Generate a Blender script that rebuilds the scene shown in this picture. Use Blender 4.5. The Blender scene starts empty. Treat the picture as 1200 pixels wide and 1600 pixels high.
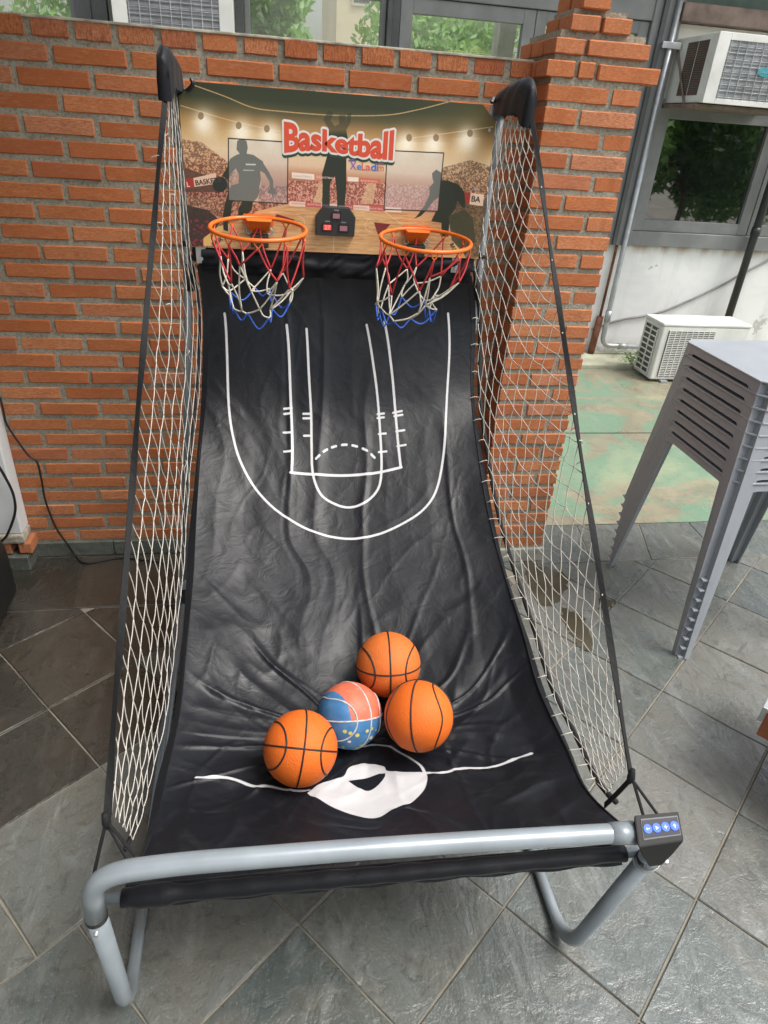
import bpy, bmesh, math, random
import numpy as np
from mathutils import Vector, Matrix
random.seed(7); np.random.seed(7)
C=bpy.context.scene; COL=C.collection
# ------------------------------------------------------------------ camera
CP_=dict(x=0.0,y=-2.5531,z=1.6962,pitch=0.52802,yaw=0.18523,roll=0.07293,f=1040.16)
cam=bpy.data.cameras.new('camera'); camo=bpy.data.objects.new('camera',cam); COL.objects.link(camo)
cp,sp=math.cos(CP_['pitch']),math.sin(CP_['pitch']); cy,sy=math.cos(CP_['yaw']),math.sin(CP_['yaw'])
F_=Vector((sy*cp,cy*cp,-sp)); R_=Vector((cy,-sy,0)); U_=R_.cross(F_)
r2=R_*math.cos(CP_['roll'])+U_*math.sin(CP_['roll']); u2=-R_*math.sin(CP_['roll'])+U_*math.cos(CP_['roll'])
m=Matrix((r2,u2,-F_)).transposed().to_4x4(); m.translation=Vector((CP_['x'],CP_['y'],CP_['z'])); camo.matrix_world=m
cam.sensor_fit='VERTICAL'; cam.sensor_height=32.0; cam.lens=CP_['f']/1600*32.0; cam.clip_start=.02; cam.clip_end=400
C.camera=camo
# ------------------------------------------------------------------ sky, sun, exposure
SUN_EL,SUN_AZ=math.radians(62),math.radians(118)      # azimuth clockwise from +Y (behind the wall), towards +X
w=bpy.data.worlds.new('World'); C.world=w; w.use_nodes=True
nt=w.node_tree; nt.nodes.clear()
sky=nt.nodes.new('ShaderNodeTexSky'); sky.sky_type='NISHITA'; sky.sun_disc=False
sky.sun_elevation=SUN_EL; sky.sun_rotation=SUN_AZ; sky.air_density=1.6; sky.dust_density=5.0; sky.ozone_density=1.2
hs=nt.nodes.new('ShaderNodeHueSaturation'); hs.inputs['Saturation'].default_value=.38
bg=nt.nodes.new('ShaderNodeBackground'); bg.inputs['Strength'].default_value=.14
wo=nt.nodes.new('ShaderNodeOutputWorld')
nt.links.new(sky.outputs[0],hs.inputs['Color']); nt.links.new(hs.outputs[0],bg.inputs[0]); nt.links.new(bg.outputs[0],wo.inputs[0])
sl=bpy.data.lights.new('overcast_sun','SUN'); sl.energy=1.5; sl.angle=math.radians(25); sl.color=(1,.97,.93)
so=bpy.data.objects.new('overcast_sun',sl); COL.objects.link(so)
sd=Vector((math.sin(SUN_AZ)*math.cos(SUN_EL),math.cos(SUN_AZ)*math.cos(SUN_EL),math.sin(SUN_EL)))
so.rotation_euler=sd.to_track_quat('Z','Y').to_euler(); so.location=(4,0,6)
vs_=C.view_settings; vs_.view_transform='Standard'; vs_.look='None'; vs_.gamma=1; vs_.use_curve_mapping=False
vs_.exposure=0.86
# ------------------------------------------------------------------ helpers
def tag(o,label=None,cat=None,group=None,kind=None):
    if label:o['label']=label
    if cat:o['category']=cat
    if group:o['group']=group
    if kind:o['kind']=kind
    return o
def thing(name,label,cat,loc=(0,0,0),group=None):
    o=bpy.data.objects.new(name,None); COL.objects.link(o); o.location=loc; o.empty_display_size=.1
    return tag(o,label,cat,group)
class MB:
    def __init__(s): s.v=[];s.f=[]
    def add(s,vs,fs):
        b=len(s.v); s.v+= [tuple(map(float,p)) for p in vs]; s.f+=[tuple(i+b for i in f) for f in fs]; return s
    def box(s,x0,x1,y0,y1,z0,z1):
        return s.add([(x0,y0,z0),(x1,y0,z0),(x1,y1,z0),(x0,y1,z0),(x0,y0,z1),(x1,y0,z1),(x1,y1,z1),(x0,y1,z1)],
          [(0,3,2,1),(4,5,6,7),(0,1,5,4),(1,2,6,5),(2,3,7,6),(3,0,4,7)])
    def prism(s,poly,z0,z1):
        n=len(poly); return s.add([(x,y,z0) for x,y in poly]+[(x,y,z1) for x,y in poly],
          [tuple(range(n-1,-1,-1)),tuple(range(n,2*n))]+[(i,(i+1)%n,n+(i+1)%n,n+i) for i in range(n)])
    def tube(s,pts,r,n=10,cap=True,closed=False):
        pts=[Vector(p) for p in pts]; N=len(pts); rr=r if hasattr(r,'__len__') else [r]*N
        vs=[];fs=[]; prev=None
        for i,p in enumerate(pts):
            if closed: t=(pts[(i+1)%N]-pts[i-1])
            else: t=pts[min(i+1,N-1)]-pts[max(i-1,0)]
            if t.length<1e-9: t=Vector((0,0,1))
            t.normalize()
            if prev is None:
                a=Vector((0,0,1)) if abs(t.z)<.9 else Vector((1,0,0)); nrm=(a-t*a.dot(t)).normalized()
            else:
                nrm=(prev-t*prev.dot(t)); nrm=nrm.normalized() if nrm.length>1e-6 else prev
            prev=nrm; b=t.cross(nrm)
            for k in range(n):
                a=2*math.pi*k/n; vs.append(p+(nrm*math.cos(a)+b*math.sin(a))*rr[i])
        for i in range(N if closed else N-1):
            j=(i+1)%N
            for k in range(n): fs.append((i*n+k,i*n+(k+1)%n,j*n+(k+1)%n,j*n+k))
        if cap and not closed: fs+= [tuple(range(n-1,-1,-1)),tuple(range((N-1)*n,N*n))]
        return s.add(vs,fs)
    def strip(s,A,B,th=.0015):     # thin ribbon between two rails
        A=[Vector(a) for a in A];B=[Vector(b) for b in B];n=len(A);vs=[];fs=[]
        for i in range(n):
            t=A[min(i+1,n-1)]-A[max(i-1,0)]; nr=t.cross(B[i]-A[i]); nr=nr.normalized()*th if nr.length>1e-9 else Vector((0,-th,0))
            vs+=[A[i]+nr,B[i]+nr,B[i]-nr,A[i]-nr]
        for i in range(n-1):
            for k in range(4): fs.append((4*i+k,4*i+(k+1)%4,4*i+4+(k+1)%4,4*i+4+k))
        fs+=[(3,2,1,0),(4*n-4,4*n-3,4*n-2,4*n-1)]
        return s.add(vs,fs)
    def mesh(s,name,smooth=False):
        me=bpy.data.meshes.new(name); me.from_pydata(s.v,[],s.f); me.validate(); me.update()
        bm=bmesh.new(); bm.from_mesh(me); bmesh.ops.recalc_face_normals(bm,faces=bm.faces); bm.to_mesh(me); bm.free()
        if smooth: me.polygons.foreach_set('use_smooth',[True]*len(me.polygons))
        return me
def put(name,me,mat=None,parent=None,loc=None,smooth_angle=None):
    if isinstance(me,MB): me=me.mesh(name)
    o=bpy.data.objects.new(name,me); COL.objects.link(o)
    if mat and not me.materials: me.materials.append(mat)
    if loc is not None: o.location=loc
    if parent is not None:
        o.parent=parent
    return o
def wput(name,mb,mat,parent=None,smooth=False,bevel=0,seg=2,base=None):
    """mesh given in world coordinates; origin moved to the base of its bounding box (or to parent)"""
    me=mb.mesh(name,smooth) if isinstance(mb,MB) else mb
    if bevel: bev(me,bevel,seg)
    if mat and not me.materials: me.materials.append(mat)
    o=bpy.data.objects.new(name,me); COL.objects.link(o)
    co=np.empty(len(me.vertices)*3); me.vertices.foreach_get('co',co); co=co.reshape(-1,3)
    if parent is not None:
        off=Vector((0,0,0)); q=parent
        while q is not None: off+=q.location; q=q.parent
        mid=(co.min(0)+co.max(0))/2; og=Vector(mid)
        o.parent=parent; o.location=og-off
    else:
        og=Vector(((co[:,0].min()+co[:,0].max())/2,(co[:,1].min()+co[:,1].max())/2,co[:,2].min())); o.location=og
    co-=np.array(og); me.vertices.foreach_set('co',co.ravel()); me.update()
    return o
def bev(me,w_,seg=2):
    bm=bmesh.new(); bm.from_mesh(me); bmesh.ops.remove_doubles(bm,verts=bm.verts,dist=1e-6)
    ed=[e for e in bm.edges if e.is_manifold and e.calc_face_angle(0)>.5]
    bmesh.ops.bevel(bm,geom=ed,offset=w_,segments=seg,profile=.6,affect='EDGES',clamp_overlap=True)
    for f in bm.faces: f.smooth=False
    bm.to_mesh(me); bm.free()
def box(name,b,mat,parent=None,bevel=.003,seg=1,**k):
    return wput(name,MB().box(*b),mat,parent,bevel=bevel,seg=seg,**k)
def boxes(name,bs,mat,parent=None,bevel=0,**k):
    mb=MB()
    for b in bs: mb.box(*b)
    return wput(name,mb,mat,parent,bevel=bevel,**k)
def smooth_path(P,n=8,closed=False):
    P=[Vector(p) for p in P];out=[];N=len(P)
    rng=range(N) if closed else range(N-1)
    for i in rng:
        p1,p2=P[i],P[(i+1)%N]
        p0=P[i-1] if (closed or i>0) else p1*2-p2
        p3=P[(i+2)%N] if (closed or i+2<N) else p2*2-p1
        for k in range(n):
            t=k/n; out.append(.5*(2*p1+(p2-p0)*t+(2*p0-5*p1+4*p2-p3)*t*t+(3*p1-p0-3*p2+p3)*t**3))
    if not closed: out.append(P[-1])
    return out
def fillet(P,rad,n=7):
    """polyline with rounded corners; rad per inner corner"""
    P=[Vector(p) for p in P]; out=[P[0]]
    for i in range(1,len(P)-1):
        a=(P[i-1]-P[i]);b=(P[i+1]-P[i]); r=rad[i-1] if hasattr(rad,'__len__') else rad
        ra=min(r,a.length*.49);rb=min(r,b.length*.49)
        A=P[i]+a.normalized()*ra;B=P[i]+b.normalized()*rb
        for k in range(n+1):
            t=k/n; out.append(A*(1-t)**2+P[i]*2*t*(1-t)+B*t*t)
    out.append(P[-1]); return out
# ------------------------------------------------------------------ materials
class Mt:
    def __init__(s,name):
        s.m=bpy.data.materials.new(name); s.m.use_nodes=True; s.t=s.m.node_tree; s.b=s.t.nodes['Principled BSDF']; s._c=None
    def n(s,k,**kw):
        x=s.t.nodes.new(k)
        for a,b in kw.items(): setattr(x,a,b)
        return x
    def l(s,a,b): s.t.links.new(a,b)
    def coord(s,rand=True):
        if s._c is None:
            tc=s.n('ShaderNodeTexCoord'); out=tc.outputs['Object']
            if rand:
                oi=s.n('ShaderNodeObjectInfo'); ml=s.n('ShaderNodeMath',operation='MULTIPLY'); ml.inputs[1].default_value=37.7
                s.l(oi.outputs['Random'],ml.inputs[0]); ad=s.n('ShaderNodeVectorMath',operation='ADD')
                s.l(out,ad.inputs[0]); s.l(ml.outputs[0],ad.inputs[1]); out=ad.outputs[0]
            s._c=out
        return s._c
    def noise(s,scale,detail=4,rough=.55,stretch=None,dist=0,coord=None):
        c=coord or s.coord()
        if stretch:
            mp=s.n('ShaderNodeMapping'); mp.inputs['Scale'].default_value=stretch; s.l(c,mp.inputs[0]); c=mp.outputs[0]
        x=s.n('ShaderNodeTexNoise'); x.inputs['Scale'].default_value=scale; x.inputs['Detail'].default_value=detail
        x.inputs['Roughness'].default_value=rough; x.inputs['Distortion'].default_value=dist; s.l(c,x.inputs['Vector']); return x.outputs['Fac']
    def ramp(s,fac,stops):
        x=s.n('ShaderNodeValToRGB'); e=x.color_ramp.elements
        while len(e)<len(stops): e.new(.5)
        for i,(p,c) in enumerate(stops):
            e[i].position=p; e[i].color=(c if len(c)==4 else (*c,1)) if hasattr(c,'__len__') else (c,c,c,1)
        s.l(fac,x.inputs[0]); return x.outputs[0]
    def mix(s,fac,a,b,mode='MIX'):
        x=s.n('ShaderNodeMix',data_type='RGBA',blend_type=mode)
        for v,i in ((fac,0),(a,6),(b,7)):
            if hasattr(v,'is_output'): s.l(v,x.inputs[i])
            elif i==0: x.inputs[0].default_value=v
            else: x.inputs[i].default_value=(*v,1) if len(v)==3 else v
        return x.outputs[2]
    def col(s,v):
        if hasattr(v,'is_output'): s.l(v,s.b.inputs['Base Color'])
        else: s.b.inputs['Base Color'].default_value=(*v,1)
        return s
    def set(s,**k):
        for a,v in k.items():
            i=s.b.inputs[a.replace('_',' ')]
            if hasattr(v,'is_output'): s.l(v,i)
            else: i.default_value=v
        return s
    def bump(s,h,strength=.3,dist=.01):
        x=s.n('ShaderNodeBump'); x.inputs['Strength'].default_value=strength; x.inputs['Distance'].default_value=dist
        s.l(h,x.inputs['Height'])
        if s.b.inputs['Normal'].is_linked: s.l(s.b.inputs['Normal'].links[0].from_socket,x.inputs['Normal'])
        s.l(x.outputs[0],s.b.inputs['Normal']); return s
def simple(name,c,rough=.5,metal=0,var=.25,sc=8,bump=.1,bs=60,**k):
    M=Mt(name); n=M.noise(sc,5)
    lo=tuple(x*(1-var) for x in c); hi=tuple(min(1,x*(1+var)) for x in c)
    M.col(M.ramp(n,[(.3,lo),(.7,hi)])); M.set(Roughness=rough,Metallic=metal,**k)
    if bump: M.bump(M.noise(bs,4),bump,.003)
    return M.m
def brick_mat(name,stain=0,dark=0):
    M=Mt(name); oi=M.n('ShaderNodeObjectInfo')
    base=M.ramp(oi.outputs['Random'],[(0,(.42,.125,.042)),(.25,(.58,.21,.08)),(.45,(.50,.165,.06)),(.66,(.64,.28,.13)),(.8,(.40,.11,.042)),(.92,(.60,.29,.17)),(1,(.54,.19,.07))])
    n1=M.noise(14,5,.6,dist=.6); n2=M.noise(60,4,.7)
    c=M.mix(M.ramp(n1,[(.35,0.),(.7,1.)]),base,(.37,.105,.038)); 
    c=M.mix(M.ramp(n2,[(.55,0.),(.85,.55)]),c,(.68,.33,.18))
    n3=M.noise(26,4,.6,stretch=(1,1,.45),dist=1.2); c=M.mix(M.ramp(n3,[(.58,0.),(.72,.5)]),c,(.20,.06,.03)); c=M.mix(M.ramp(M.noise(6,4,.6),[(.55,0.),(.75,.35)]),c,(.45,.33,.24))
    if stain:
        n4=M.noise(24,3,.5,stretch=(1,1,.12)); c=M.mix(M.ramp(n4,[(.48,0.),(.62,.6)]),c,(.22,.06,.03))
        n5=M.noise(40,3,.5,stretch=(1,1,.12)); c=M.mix(M.ramp(n5,[(.6,0.),(.7,.35)]),c,(.62,.38,.26))
    M.col(c); M.set(Roughness=.82); M.b.inputs['Specular IOR Level'].default_value=.25
    M.bump(n2,.5,.004); M.bump(M.noise(220,3,.6),.35,.0015)
    return M.m
M_brick=brick_mat('fired_brick'); M_brick_st=brick_mat('stained_brick',1)
def mortar_mat():
    M=Mt('mortar'); n=M.noise(120,5,.7); n2=M.noise(5,4)
    c=M.mix(M.ramp(n2,[(.35,0.),(.65,1.)]),(.38,.35,.28),(.29,.26,.20)); c=M.mix(M.ramp(n,[(.3,.8),(.55,0.)]),c,(.10,.085,.065)); c=M.mix(M.ramp(n,[(.62,0.),(.8,.5)]),c,(.42,.39,.33))
    M.col(c).set(Roughness=.95); M.bump(n,.8,.005); return M.m
M_mortar=mortar_mat()
def slate_mat(name,tint=(1,1,1),wet=0):
    M=Mt(name); oi=M.n('ShaderNodeObjectInfo')
    t=lambda c:tuple(a*b for a,b in zip(c,tint))
    base=M.ramp(oi.outputs['Random'],[(0,t((.062,.077,.074))),(.2,t((.125,.130,.120))),(.4,t((.078,.096,.090))),(.6,t((.108,.118,.110))),(.8,t((.15,.15,.135))),(1,t((.092,.105,.099)))])
    n1=M.noise(3.2,6,.62,dist=.8); n2=M.noise(22,6,.65,dist=1.0); n3=M.noise(9,5,.6,stretch=(1,.35,1),dist=2.2)
    c=M.mix(M.ramp(n1,[(.42,0.),(.68,.75)]),base,t((.115,.108,.085)))
    c=M.mix(M.ramp(n3,[(.5,0.),(.72,.55)]),c,t((.21,.222,.215)))
    c=M.mix(M.ramp(n2,[(.3,.55),(.48,0.)]),c,t((.035,.036,.030)))
    n4=M.noise(160,3,.7); c=M.mix(M.ramp(n4,[(.58,0.),(.78,.5)]),c,t((.34,.33,.30))); n5=M.noise(75,5,.7,dist=1.5); c=M.mix(M.ramp(n5,[(.3,.5),(.42,0.)]),c,t((.05,.05,.04)))
    M.col(c); M.set(Roughness=M.ramp(n1,[(.3,.15),(.7,.42)])); M.b.inputs['Specular IOR Level'].default_value=.85
    M.bump(n3,.6,.007); M.bump(n2,.55,.005); M.bump(n4,.4,.002); return M.m
M_slate=slate_mat('slate'); M_skirt=slate_mat('skirting_slate',(.95,1.0,.95))
M_slate_shade=slate_mat('shade_painted_slate',(.38,.33,.29))  # brown slate tint, darkened to paint in the shade on the left floor
M_grout=simple('grout',(.22,.20,.16),.9,var=.35,sc=6,bump=.6,bs=120)
# ================================================================== SETTING
M_conc=simple('concrete',(.30,.28,.24),.9,var=.3,sc=3,bump=.5,bs=60)
tag(put('ground',MB().add([(-90,-90,-.05),(90,-90,-.05),(90,90,-.05),(-90,90,-.05)],[(0,1,2,3)]),M_conc),kind='structure')
floor=tag(put('terrace_floor',MB().box(-2.6,3.6,-3.4,.14,-.045,-.0055),M_grout),kind='structure')
def clip(poly,fn):
    out=[]
    for i in range(len(poly)):
        a,b=poly[i],poly[(i+1)%len(poly)]; fa,fb=fn(a),fn(b)
        if fa>=0: out.append(a)
        if (fa>=0)!=(fb>=0):
            t=fa/(fa-fb); out.append((a[0]+(b[0]-a[0])*t,a[1]+(b[1]-a[1])*t))
    return out
def tile(poly):
    if len(poly)<3: return
    A=sum(poly[i][0]*poly[(i+1)%len(poly)][1]-poly[(i+1)%len(poly)][0]*poly[i][1] for i in range(len(poly)))/2
    if abs(A)<.0035: return
    if A<0: poly=poly[::-1]
    cx=sum(p[0] for p in poly)/len(poly); cy_=sum(p[1] for p in poly)/len(poly)
    # wander along the edges so that the sawn slate is not ruler-straight
    pts=[]
    for i in range(len(poly)):
        a,b=poly[i],poly[(i+1)%len(poly)]; L=math.hypot(b[0]-a[0],b[1]-a[1]); k=max(1,int(L/.09))
        for j in range(k):
            t=j/k; jx=random.uniform(-.0016,.0016) if j else 0
            pts.append((a[0]+(b[0]-a[0])*t+jx,a[1]+(b[1]-a[1])*t+jx))
    def inset(p,d):
        v=Vector((p[0]-cx,p[1]-cy_)); L=v.length; k=(L-d)/L if L>d*2 else .5
        return (v.x*k,v.y*k)
    h=random.uniform(-.0012,.0012); tx,ty=random.uniform(-.003,.003),random.uniform(-.003,.003)
    o_=[inset(p,.0032) for p in pts]; i_=[inset(p,.0060) for p in pts]; n=len(pts)
    vs=[(x,y,-.012) for x,y in o_]+[(x,y,-.0032+h+tx*x+ty*y) for x,y in o_]+[(x,y,h+tx*x+ty*y) for x,y in i_]
    fs=[(i,(i+1)%n,n+(i+1)%n,n+i) for i in range(n)]+[(n+i,n+(i+1)%n,2*n+(i+1)%n,2*n+i) for i in range(n)]+[tuple(range(2*n,3*n))]
    o=put('slate_tile',MB().add(vs,fs),M_slate_shade if (cx<-.3 and cy_>-1.2) else M_slate,floor); o.location=(cx,cy_,0)
E1=(.765,.644);E2=(-.644,.765)
rows=[-3.55,-3.16,-2.77,-2.37,-1.992,-1.632,-1.287,-.905,-.525,-.205,.168,.55,.92,1.3,1.7]
cols={0:[-3.5+.36*k for k in range(20)]}
def colsof(j):
    base=[-2.86,-2.48,-2.10,-1.75,-1.40,-1.044,-.655,-.287,.06,.398,.772,1.141,1.51,1.87,2.24,2.6]
    if rows[j]<-.95: return [b+random.uniform(-.006,.006) for b in base]
    off={-.905:-.02,-.525:.0}.get(rows[j],0)
    return [-2.9,-2.55,-2.2,-1.85,-1.5,-1.14,-.822,-.46,-.1,.27,.64,1.0,1.36,1.72,2.1]
for j in range(len(rows)-1):
    cc=colsof(j)
    for k in range(len(cc)-1):
        q=[(cc[k],rows[j]),(cc[k+1],rows[j]),(cc[k+1],rows[j+1]),(cc[k],rows[j+1])]
        q=[(a*E1[0]+b*E2[0],a*E1[1]+b*E2[1]) for a,b in q]
        if min(p[0] for p in q)>3.2 or max(p[0] for p in q)<-1.9 or max(p[1] for p in q)<-2.9: continue
        ql=clip(clip(q,lambda p:.75-p[0]),lambda p:-.378-p[1])
        qr=clip(clip(q,lambda p:p[0]-.75),lambda p:-.19-p[1])
        mx=sum(p[0] for p in q)/4
        if max(p[0] for p in q)<=.75: tile(ql)
        elif min(p[0] for p in q)>=.75: tile(qr)
        elif mx<.75: tile(clip(q,lambda p:-.378-p[1]))
        else: tile(clip(clip(q,lambda p:-.19-p[1]),lambda p:(p[1]<-.37 or p[0]>.76) and 1 or -1) if False else clip(q,lambda p:-.378-p[1]))
xs=[-2.2,-1.75,-1.22,-.79,-.3,.12,.56,.87]
for a,b in zip(xs[:-1],xs[1:]): tile([(a,-.375),(b+.02,-.375),(b,-.012),(a-.03,-.012)])
tile([(.87,-.375),(1.02,-.375),(1.0,-.19),(.87,-.19)])
xs=[1.05,1.32,1.62,1.98,2.42,2.9,3.4]; xt=[1.21,1.50,1.84,2.12,2.6,3.05,3.4]
for i in range(len(xs)-1): tile([(xs[i]+.12,-.186),(xs[i+1]+.12,-.186),(xt[i+1],.138),(xt[i],.138)])
tile([(.9,-.186),(1.16,-.186),(1.21,.138),(1.2,.138),(1.2,-.15),(.9,-.16)])
# puddles and wet patches on the slate
M_wet=Mt('standing_water'); nw=M_wet.noise(9,4); M_wet.col(M_wet.ramp(nw,[(.3,(.055,.048,.032)),(.7,(.08,.072,.052))])); M_wet.set(Roughness=.06); M_wet.bump(M_wet.noise(40,3),.04,.002); M_wet=M_wet.m
def puddle(pts,seed):
    rnd=random.Random(seed); P=smooth_path([(x,y,0) for x,y in pts],6,True); mb=MB()
    P=[(p.x+rnd.uniform(-.010,.010),p.y+rnd.uniform(-.010,.010)) for p in P]
    mb.prism(P,-.002,.0024); return tag(wput('puddle',mb,M_wet),kind='structure')
puddle([(1.131,-0.119),(1.173,-0.209),(1.242,-0.253),(1.273,-0.314),(1.190,-0.446),(1.119,-0.498),(1.071,-0.460),(1.080,-0.302)],0)
puddle([(1.165,-0.510),(1.212,-0.546),(1.233,-0.597),(1.210,-0.712),(1.169,-0.775),(1.138,-0.743),(1.140,-0.669),(1.133,-0.590)],1)
puddle([(1.360,-0.458),(1.412,-0.483),(1.359,-0.523),(1.322,-0.529)],3)

# courtyard beyond the terrace: worn green paint on concrete
Mg=Mt('worn_green_paint'); Mg.coord(False)
a=Mg.noise(1.3,6,.6,dist=.9); b=Mg.noise(7,6,.7,dist=.6); g=Mg.noise(1.5,6,.65,stretch=(.7,1,1),dist=1.1)
c=Mg.mix(Mg.ramp(b,[(.35,0.),(.65,1.)]),(.27,.245,.17),(.19,.175,.125))
c=Mg.mix(Mg.ramp(g,[(.455,0.),(.50,.8)]),c,(.13,.245,.165)); c=Mg.mix(Mg.ramp(a,[(.50,0.),(.66,.55)]),c,(.31,.315,.19))
n=Mg.noise(34,5,.75); c=Mg.mix(Mg.ramp(n,[(.3,.6),(.45,0.)]),c,(.14,.13,.08))
Mg.col(c); Mg.set(Roughness=Mg.ramp(a,[(.35,.22),(.6,.6)])); Mg.bump(n,.4,.006); Mg.bump(b,.3,.01); M_green=Mg.m
court=tag(wput('courtyard_floor',MB().box(-3,7,.146,1.28,-.04,-.004).box(-3,7,1.288,2.62,-.04,.0),M_green),kind='structure')
tag(wput('drain_ledge',MB().box(-3,7,2.63,3.0,-.04,.035),simple('mossy_concrete',(.36,.36,.27),.9,var=.35,sc=5),bevel=.01),kind='structure')
# ------------------------------------------------------------------ brick wall
def brick_variants(n,seed):
    out=[]
    for s in range(n):
        rnd=random.Random(seed+s); me=MB().box(-.5,.5,-.5,.5,-.5,.5).mesh('brick')
        bm=bmesh.new(); bm.from_mesh(me); bmesh.ops.scale(bm,vec=(.208,.1,.047),verts=bm.verts)
        bmesh.ops.subdivide_edges(bm,edges=[e for e in bm.edges if abs((e.verts[0].co-e.verts[1].co).x)>.1],cuts=3)
        bmesh.ops.bevel(bm,geom=[e for e in bm.edges if e.calc_face_angle(0)>.5],offset=.0035,segments=1,affect='EDGES')
        for v in bm.verts:
            if v.co.y<0: v.co+=Vector((rnd.uniform(-.0014,.0014),rnd.uniform(-.0012,.0012),rnd.uniform(-.0013,.0013)))
        bmesh.ops.scale(bm,vec=(1/.208,10,1/.047),verts=bm.verts); bm.to_mesh(me); bm.free(); out.append(me)
    return out
BV=brick_variants(9,100); BVS=[m_.copy() for m_ in BV[:5]]
for m_ in BV: m_.materials.append(M_brick)
for m_ in BVS: m_.materials.append(M_brick_st)
def brick(par,x0,x1,yf,z0,z1,depth=.1,stain=False,parloc=(0,0,0),jit=1):
    o=bpy.data.objects.new('brick',random.choice(BVS if stain else BV)); COL.objects.link(o); o.parent=par
    d=random.uniform(-.0025,.0025)*jit
    o.scale=(x1-x0,depth,z1-z0); o.location=Vector(((x0+x1)/2,yf+depth/2+d,(z0+z1)/2))-Vector(parloc)
    o.rotation_euler=(random.uniform(-.02,.02)*jit,random.uniform(-.006,.006)*jit,random.uniform(-.008,.008)*jit); return o
cz=.0635; zs=.067; mod=.2247
wall=thing('brick_wall','long low wall of orange bricks in thick grey mortar behind the basketball game','wall')
wput('mortar',MB().box(-1.3,.885,.0042,.19,0,1.901),M_mortar,wall)
joints=[-.645,-.757,-.638,-.762,-.642,-.764,-.666,-.768,-.673,-.774,-.688,-.782,-.684,-.783,-.685,-.792,-.684,-.792,-.667,-.793,-.67,-.812,-.691,-.828,-.729,-.822,-.715,-.841]
for r,j in enumerate(joints):
    z0=zs+(29-(r+2))*cz; x=j; 
    while x>-1.05: x-=mod
    drift=0
    while x<.86:
        a=x+random.uniform(.005,.010); b_=x+mod-random.uniform(.005,.011)
        if b_>.875: b_=.875
        if b_-a>.03: brick(wall,a,b_,0,z0+.0085+random.uniform(-.0015,.0015),z0+cz-.0085+random.uniform(-.0015,.0015))
        x+=mod+random.uniform(-.0008,.0008)
z0=zs+28*cz; x=-.695-.1235*3
while x<.86:
    b_=min(x+.1235-.012,.872)
    if b_-x>.04: brick(wall,x+.008,b_,0,z0+.0075,z0+cz-.003,stain=random.random()<.6)
    x+=.1235+random.uniform(-.002,.002)
boxes('wall_cap',[(-1.3,.872,-.002,.2,1.8985,1.906)],simple('cement_wash',(.40,.37,.30),.95,var=.4,sc=20,bump=.8,bs=90),wall,bevel=.002)
for a,b_ in ((-1.02,-.70),(-.70,-.36),(-.36,-.02),(-.02,.32),(.32,.62),(.62,.876)):
    box('skirting_tile',(a+.002,b_-.002,-.010,.004,0,.068),M_skirt,wall,.002)
# pier at the wall's right end
pier=thing('brick_pier','square orange brick pier with a stepped top at the right end of the wall','pier',(1.04,-.15,0))
pl=(1.04,-.15,0); py=-.15
wput('mortar',MB().box(.886,1.189,py+.0045,.34,0,zs+28.2*cz).box(.89,1.19,py+.012,.33,1.85,1.917).box(.9,1.185,py+.02,.16,1.915,1.980).box(.935,1.11,py+.03,.05,1.978,2.036).box(.962,1.03,py+.04,.04,2.035,2.6),M_mortar,pier)
for r in range(2,30):
    z0=zs+(29-r)*cz; a0,z1=.879,1.197
    jx=1.098 if r%2==0 else .995
    jx+=random.uniform(-.005,.005); e=random.uniform(-.004,.004)
    for (a,b_) in ((a0,jx-.007),(jx+.007,1.197+e)):
        brick(pier,a,b_,py,z0+.008,z0+cz-.0085,.15,parloc=pl)
def br3(x0,x1,z0,z1,yf=py,n=1):
    for i in range(n): brick(pier,x0,x1,yf+i*.118,z0,z1,.105,parloc=pl,jit=.6)
br3(.865,.957,1.855,1.900,py-.004,3); br3(.973,1.024,1.856,1.901,py-.002); br3(1.038,1.247,1.855,1.899,py-.004)
br3(.882,.978,1.917,1.959,py,3); br3(.991,1.199,1.917,1.960,py,2)
br3(.923,1.017,1.979,2.020,py+.005,2); br3(1.030,1.122,1.979,2.020,py+.005,2)
br3(.954,1.042,2.036,2.080,py+.01,2); br3(.95,1.04,2.096,2.14,py+.01,2)
for i in range(7): br3(.955,1.04,2.156+i*.06,2.2+i*.06,py+.012,2)
boxes('skirting_tile',[(.868,1.206,-.163,-.141,0,.064)],simple('grey_stone',(.30,.30,.26),.7,sc=30),pier,bevel=.002)
boxes('skirting_tile',[(1.19,1.206,-.14,.33,0,.064)],M_skirt,pier,bevel=.002)
# plastered pier at the far left
lp=thing('plastered_pier','white plastered pier on a brick footing at the left end of the wall','pier',(-1.2,-.1,0))
box('plaster_face',(-1.6,-1.022,-.085,-.001,.165,.71),simple('white_plaster',(.72,.74,.74),.7,var=.06,bump=.15,bs=30),lp,.004)
boxes('render_edge',[(-1.6,-1.016,-.1,-.002,.125,.164)],simple('broken_render',(.42,.38,.31),.95,var=.45,sc=40,bump=1,bs=80),lp,bevel=.008)
for i in range(3): brick(lp,-1.045+.0-i*.225-(.0 if i==0 else 0)-.0,-.995-i*.225 if i else -.998,-.095,.073,.122,.09,parloc=(-1.2,-.1,0)) if i==0 else brick(lp,-1.06-.225*i+.0,-1.06-.225*(i-1)-.015,-.095,.073,.122,.09,parloc=(-1.2,-.1,0))
box('skirting_tile',(-1.6,-1.012,-.112,-.003,0,.068),M_skirt,lp,.003)
roof=thing('added_shade_roof','unseen roof and side wall added to shade the left part of the terrace, out of the picture to the upper left','roof',(-3,-2,2.7))
wput('roof_slab',MB().box(-6,.05,-4.2,.45,2.95,3.05),M_conc,roof); wput('added_shade_wall',MB().box(-2.3,-2.15,-2.4,1.2,0,2.95),M_mortar,roof)  # slab and wall added out of view to block light from the left floor
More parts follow.
